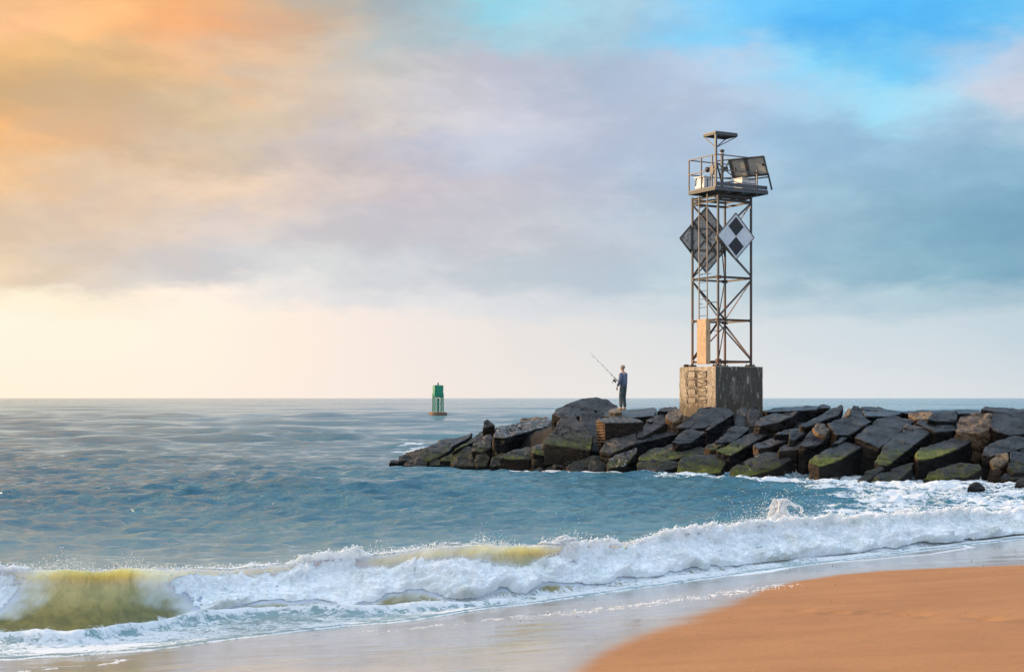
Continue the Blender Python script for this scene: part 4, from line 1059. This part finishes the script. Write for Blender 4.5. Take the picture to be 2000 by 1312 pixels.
    m = MB(); m.lathe((-.26, -.41, 12.44-Z0), [(.095, 0), (.095, .03), (.03, .05)], 16); m.build('lamp_cap', GM, lt, True)
    # day boards
    def board(name, c, half, nrm_v, t_in, label, chequer):
        bd = empty(name, (c[0], c[1], c[2]-Z0)); bd.parent = T; bd['label'] = label
        s_ = nrm_v                                     # +1/-1: direction of the face along v
        q = [Vector((0, 0, half)), Vector((half*t_in, 0, 0)), Vector((0, 0, -half)), Vector((-half*t_in, 0, 0))]
        m = MB(); m.prism(q, (0, s_, 0), .02); m.build('panel', BRD if chequer else BRB, bd)
        for i in range(4):
            m = MB(); a = q[i]; b_ = q[(i+1) % 4]; m.bar(a+Vector((0, s_*.01, 0)), b_+Vector((0, s_*.01, 0)), .035 if chequer else .06, .045, up=(0, 1, 0)); m.build('edge_frame', GM if chequer else DK, bd)
        if chequer:
            for sg in (1, -1):
                hh = half*.84; m = MB()
                m.prism([Vector((0, s_*.021, sg*.01)), Vector((hh*t_in*.5, s_*.021, sg*hh*.5)), Vector((0, s_*.021, sg*hh)), Vector((-hh*t_in*.5, s_*.021, sg*hh*.5))], (0, s_, 0), .004); m.build('black_diamond', BLK, bd)
        else:
            m = MB()
            for f in (-.33, .33):
                m.bar(q[3]*(1-abs(f))*1.0+Vector((0, -.03, half*f)) if False else Vector((-half*t_in*(1-abs(f)), -.03, half*f)), Vector((half*t_in*(1-abs(f)), -.03, half*f)), .05, .04)
            m.bar(Vector((-half*t_in*.5, -.035, half*.5)), Vector((half*t_in*.5, -.035, -half*.5)), .07, .04, up=(0, 1, 0))
            m.bar(Vector((-half*t_in*.52, -.035, -half*.48)), Vector((half*t_in*.48, -.035, half*.52)), .05, .04, up=(0, 1, 0))
            m.build('back_frame', DK, bd)
            m = MB()
            for sg in (1, -1):
                hh = half*.84
                m.prism([Vector((0, .021, sg*.01)), Vector((hh*t_in*.5, .021, sg*hh*.5)), Vector((0, .021, sg*hh)), Vector((-hh*t_in*.5, .021, sg*hh*.5))], (0, 1, 0), .004)
            m.build('black_diamond', BLK, bd)
    board('day_board', (.02, -.90, 9.07), .90, -1, 1.0, 'white diamond day board with two black diamonds on the right face', True)
    board('day_board', (-.02, .88, 9.10), 1.30, 1, 1.0, 'larger dark diamond day board seen from its framed back', False)
build_tower()

# ------------------------------------------------------------------ buoy
GRN = simple('green_buoy_paint', (.004, .19, .095), (.007, .24, .125), 3, .45)
BRN = simple('rusty_buoy_float', (.22, .13, .07), (.13, .075, .04), 2, .7, c3=(.06, .045, .035))
def build_buoy():
    D = 236.0; X = (855.3-1000)/FP*D
    bo = empty('channel_buoy', (X, D, -.1), R(18)); bo.rotation_euler = (R(-1.0), R(.6), R(18))
    tag(bo, 'green steel channel buoy with lattice tower afloat off the jetty', 'buoy')
    m = MB(); m.lathe((0, 0, -.4), [(.9, -.2), (1.45, 0), (1.53, .25), (1.53, .85), (1.42, .98), (.6, 1.02)], 28); m.build('float', BRN, bo, True)
    rr = 1.02
    for k in range(4):
        a = math.pi/4+k*math.pi/2
        m = MB(); m.bar((rr*math.cos(a), rr*math.sin(a), .6), (rr*math.cos(a), rr*math.sin(a), 3.6), .12); m.build('leg', GRN, bo)
        b_ = a+math.pi/2
        P0 = lambda q, z: (rr*math.cos(q), rr*math.sin(q), z)
        m = MB(); m.bar(P0(a, .7), P0(b_, 1.85), .08); m.bar(P0(b_, .7), P0(a, 1.85), .08); m.bar(P0(a, 1.95), P0(b_, 3.1), .08); m.bar(P0(b_, 1.95), P0(a, 3.1), .08)
        m.bar(P0(a, 1.9), P0(b_, 1.9), .09); m.build('lattice_brace', GRN, bo)
    m = MB(); m.bar((0, 0, .6), (0, 0, 2.9), .3); m.build('bell_post', GRN, bo)
    m = MB()
    for k in range(4):
        a = k*math.pi/2
        for z, hgt in ((3.55, .78), (4.5, .95)):
            M = Matrix.Rotation(a, 3, 'Z'); c = M @ Vector((.71, 0, z)); m.box(c, (.04, 1.38, hgt), M)
    m.build('daymark_panel', GRN, bo)
    m = MB(); m.lathe((0, 0, 3.0), [(.78, 0), (.80, .1), (.8, 1.8), (.74, 2.0), (.3, 2.05)], 20); m.build('radar_drum', GRN, bo, True)
    m = MB(); m.lathe((0, 0, 5.0), [(.10, 0), (.10, .22), (.13, .24), (.12, .40), (.03, .46)], 12); m.build('lamp', BLK, bo, True)
build_buoy()

# ------------------------------------------------------------------ fisherman
SKIN = simple('skin', (.42, .24, .17), (.48, .28, .20), 8, .55, 0, .1, .002)
SHIRT = simple('blue_shirt_cloth', (.075, .10, .165), (.11, .135, .20), 5, .85, 0, .5, .01)
TROU = simple('dark_trouser_cloth', (.045, .065, .07), (.07, .09, .09), 5, .85, 0, .5, .01)
SHOE = simple('tan_shoe_leather', (.26, .19, .12), (.34, .26, .17), 9, .7)
HAIR = simple('grey_hair', (.26, .19, .14), (.34, .26, .20), 20, .8)
RODM = simple('rod_blank', (.09, .085, .08), (.13, .12, .11), 9, .35)
def skin_mesh(name, verts, edges, radii, mat, parent, sub=2, root=0):
    me = bpy.data.meshes.new(name); me.from_pydata([tuple(v) for v in verts], edges, [])
    ob = link(name, me, None, mat)
    sk = ob.modifiers.new('skin', 'SKIN'); sk.use_smooth_shade = True; sk.branch_smoothing = .6
    layer = me.skin_vertices[0] if len(me.skin_vertices) else None
    if layer is None:
        bm = bmesh.new(); bm.from_mesh(me); bm.verts.layers.skin.verify(); bm.to_mesh(me); bm.free(); layer = me.skin_vertices[0]
    for i, r_ in enumerate(radii):
        layer.data[i].radius = r_ if isinstance(r_, tuple) else (r_, r_); layer.data[i].use_root = (i == root)
    ss = ob.modifiers.new('sub', 'SUBSURF'); ss.levels = sub; ss.render_levels = sub
    dg = bpy.context.evaluated_depsgraph_get(); ev = ob.evaluated_get(dg)
    new = bpy.data.meshes.new_from_object(ev); ob.modifiers.clear(); old = ob.data; ob.data = new; bpy.data.meshes.remove(old); new.name = name
    if not new.materials: new.materials.append(mat)
    for p in new.polygons: p.use_smooth = True
    ob.parent = parent
    return ob
def build_person():
    D = 54.6; base = wpt(1217.5, 800.2, D)
    pr = empty('person', base, R(50)); tag(pr, 'standing angler in blue shirt and dark trousers seen from behind, holding a fishing rod', 'person')
    pr.scale = (1.0, 1.0, 1.0)
    # local axes: +y is where he faces, +x is his right
    J = dict(pel=(0, 0, .92), waist=(0, .0, 1.06), chest=(0, .01, 1.28), neck=(0, .015, 1.45), nk2=(0, .035, 1.52), head=(0, .04, 1.60), top=(0, .035, 1.68),
             ls=(-.17, 0, 1.39), le=(-.235, -.02, 1.12), lw=(-.22, .12, .90), rs=(.17, 0, 1.39), re=(.225, .05, 1.14), rw=(.10, .27, 1.13),
             lh=(-.09, 0, .88), lk=(-.12, .035, .49), la=(-.165, -.01, .09), lt=(-.18, .13, .04), rh=(.09, 0, .88), rk=(.10, .05, .49), ra=(.15, .03, .09), rt=(.17, .17, .04))
    names = list(J); ix = {n: i for i, n in enumerate(names)}
    E_ = [('pel','waist'),('waist','chest'),('chest','neck'),('neck','nk2'),('nk2','head'),('head','top'),('chest','ls'),('ls','le'),('le','lw'),('chest','rs'),('rs','re'),('re','rw'),
          ('pel','lh'),('lh','lk'),('lk','la'),('la','lt'),('pel','rh'),('rh','rk'),('rk','ra'),('ra','rt')]
    rad = dict(pel=(.14,.11), waist=(.125,.10), chest=(.15,.11), neck=.06, nk2=.052, head=(.075,.092), top=(.06,.07), ls=.06, le=.042, lw=.028, rs=.06, re=.042, rw=.028,
               lh=.085, lk=.056, la=.038, lt=.032, rh=.085, rk=.056, ra=.038, rt=.032)
    body = skin_mesh('body', [J[n] for n in names], [(ix[a], ix[b_]) for a, b_ in E_], [rad[n] for n in names], SKIN, pr)
    # face: nose, brow and ears, eyes
    m = MB(); m.prism([(-.014, .118, 1.575), (.014, .118, 1.575), (.004, .118, 1.615), (-.004, .118, 1.615)], (0, 1, -.1), .026); m.build('nose', SKIN, pr)
    for s_ in (1, -1):
        m = MB(); m.lathe((s_*.080, .03, 1.575), [(.006, 0), (.016, .012), (.020, .035), (.012, .055), (.004, .06)], 8); m.build('ear', SKIN, pr, True)
        m = MB(); m.lathe((s_*.030, .118, 1.612), [(.004, -.006), (.008, 0), (.004, .006)], 8); m.build('eye', BLK, pr, True)
    m = MB(); m.box((0, .122, 1.553), (.04, .01, .008)); m.build('mouth', RUST, pr)
    # hair: short grey, as a cap at the back and sides
    bm = bmesh.new(); bmesh.ops.create_uvsphere(bm, u_segments=24, v_segments=16, radius=1)
    bmesh.ops.delete(bm, geom=[v for v in bm.verts if v.co.z < -.35+.75*max(0, v.co.y)], context='VERTS')
    for v in bm.verts: v.co = Vector((v.co.x*.090, v.co.y*.106+.030, v.co.z*.104+1.622))*1.0
    me = bpy.data.meshes.new('hair'); bm.to_mesh(me); bm.free()
    for p in me.polygons: p.use_smooth = True
    hr = link('hair', me, pr, HAIR); sl = hr.modifiers.new('thick', 'SOLIDIFY'); sl.thickness = .006
    # hands: palm and five fingers each, grown as one skin from the wrist
    def hand(wr, d, side, curl, name):
        wr = Vector(wr); d = Vector(d).normalized(); sd = d.cross(Vector((0, 0, 1))).normalized()*side; pn_ = d.cross(sd)
        V = [wr, wr+d*.045, wr+d*.085]; Ed = [(0, 1), (1, 2)]; Rr = [(.022, .016), (.032, .014), (.036, .013)]
        for k, (off, ln) in enumerate(((-.030, .070), (-.010, .080), (.010, .076), (.030, .060))):
            p = wr+d*.085+sd*off; i0 = len(V); V.append(p); Ed.append((2, i0)); Rr.append(.0095)
            dd = d.copy()
            for sgi in range(3):
                dd = (dd+pn_*curl*(.45 if sgi == 0 else .7)).normalized(); p = p+dd*ln/3*1.1; V.append(p); Ed.append((len(V)-2, len(V)-1)); Rr.append(.0088-.001*sgi)
        p = wr+d*.03+sd*(-.028); i0 = len(V); V.append(p); Ed.append((1, i0)); Rr.append(.011)
        for dd in ((d*.5-sd*.8+pn_*curl*.3), (d*.8-sd*.35+pn_*curl*.8)):
            p = p+dd.normalized()*.033; V.append(p); Ed.append((len(V)-2, len(V)-1)); Rr.append(.0095)
        skin_mesh(name, V, Ed, Rr, SKIN, pr, 1)
    hand(J['lw'], (.05, .25, -1), 1, .35, 'hand')
    hand(J['rw'], (-.45, 1, .15), -1, -1.1, 'hand')
    # clothing
    cl = ['pel','waist','chest','neck','ls','le','lw','rs','re','rw']; ci = {n: i for i, n in enumerate(cl)}
    crad = dict(pel=.186, waist=.185, chest=.195, neck=.085, ls=.085, le=.068, lw=.050, rs=.085, re=.068, rw=.050)
    cv = [list(J[n]) for n in cl]; cv[0][2] = .85
    skin_mesh('shirt', cv, [(ci[a], ci[b_]) for a, b_ in E_ if a in ci and b_ in ci], [crad[n] for n in cl], SHIRT, pr)
    J2 = dict(J); J2['wb'] = (0, 0, 1.04); J2['pel'] = (0, 0, .93); E_.append(('wb', 'pel'))
    tl_ = ['wb','pel','lh','lk','la','rh','rk','ra']; ti = {n: i for i, n in enumerate(tl_)}
    trad = dict(wb=.15, pel=.145, lh=.105, lk=.082, la=.064, rh=.105, rk=.082, ra=.064)
    tv = [J2[n] for n in tl_]; tv[2] = (-.085, 0, .84); tv[5] = (.085, 0, .84)
    skin_mesh('trousers', tv, [(ti[a], ti[b_]) for a, b_ in E_ if a in ti and b_ in ti], [trad[n] for n in tl_], TROU, pr)
    for a, b_ in (('la', 'lt'), ('ra', 'rt')):
        A = Vector(J[a]); B = Vector(J[b_]); hv = A+Vector((0, -.05, -.045)); A2 = Vector((A.x, A.y+.03, .055)); B2 = Vector((B.x, B.y+.03, .035))
        skin_mesh('shoe', [hv, A2, B2], [(0, 1), (1, 2)], [(.048, .045), (.052, .05), (.045, .032)], SHOE, pr)
    # fishing rod: a thing of its own, in his right hand
    M = Matrix.Translation(base) @ Matrix.Rotation(R(50), 4, 'Z')
    grip = M @ (Vector(J['rw'])+Vector((-.035, .085, .02)))
    tip = wpt(1152.5, 686, D+1.6)
    d = (tip-grip).normalized(); butt = grip-d*.42
    rod = empty('fishing_rod', butt); tag(rod, 'long thin fishing rod with dark reel held by the angler', 'fishing rod')
    def lp(q): return Vector(q)-butt
    L_ = (tip-butt).length
    pts = [lp(butt+d*L_*s_+Vector((0, 0, -.05*s_*s_))) for s_ in (.22, .4, .6, .8, 1.0)]
    m = MB(); m.tube([lp(butt+d*.55)]+pts, .013, 8, .005); m.build('rod_blank', RODM, rod, True)
    m = MB(); m.tube([(0, 0, 0), lp(butt+d*.30)], .017, 8); m.tube([lp(butt+d*.36), lp(butt+d*.60)], .016, 8); m.build('grip', BLK, rod, True)
    for s_ in (.34, .48, .62, .76, .90):
        m = MB(); c = lp(butt+d*L_*s_+Vector((0, 0, -.05*s_*s_))); m.tube([c, c+Vector((.0, 0, -.035))], .006, 5)
        ring = [c+Vector((0, 0, -.05))+Vector((math.cos(a)*.018*(1.1-s_*.6), 0, math.sin(a)*.018*(1.1-s_*.6))) for a in [k*math.pi/4 for k in range(9)]]
        m.tube(ring, .004, 5); m.build('line_guide', BLK, rod)
    rc = butt+d*.52; dnv = Vector((-.25, 0, -1)).normalized()
    rl = empty('reel', lp(rc)); rl.parent = rod
    m = MB(); m.tube([(0, 0, 0), dnv*.08], .012, 8); m.build('reel_foot', BLK, rl)
    ax = d
    m = MB(); m.tube([dnv*.10-ax*.06, dnv*.10+ax*.02], .038, 14); m.tube([dnv*.10+ax*.02, dnv*.10+ax*.08], .045, 14); m.build('spool', BLK, rl, True)
    m = MB(); q = dnv*.10; hv = Vector((-.9, -.4, 0)); m.tube([q, q+hv*.08, q+hv*.08+dnv*.06], .009, 6); m.lathe(q+hv*.08+dnv*.06, [(.014, -.02), (.018, 0), (.014, .02)], 8); m.build('crank_handle', RUST, rl)
build_person()
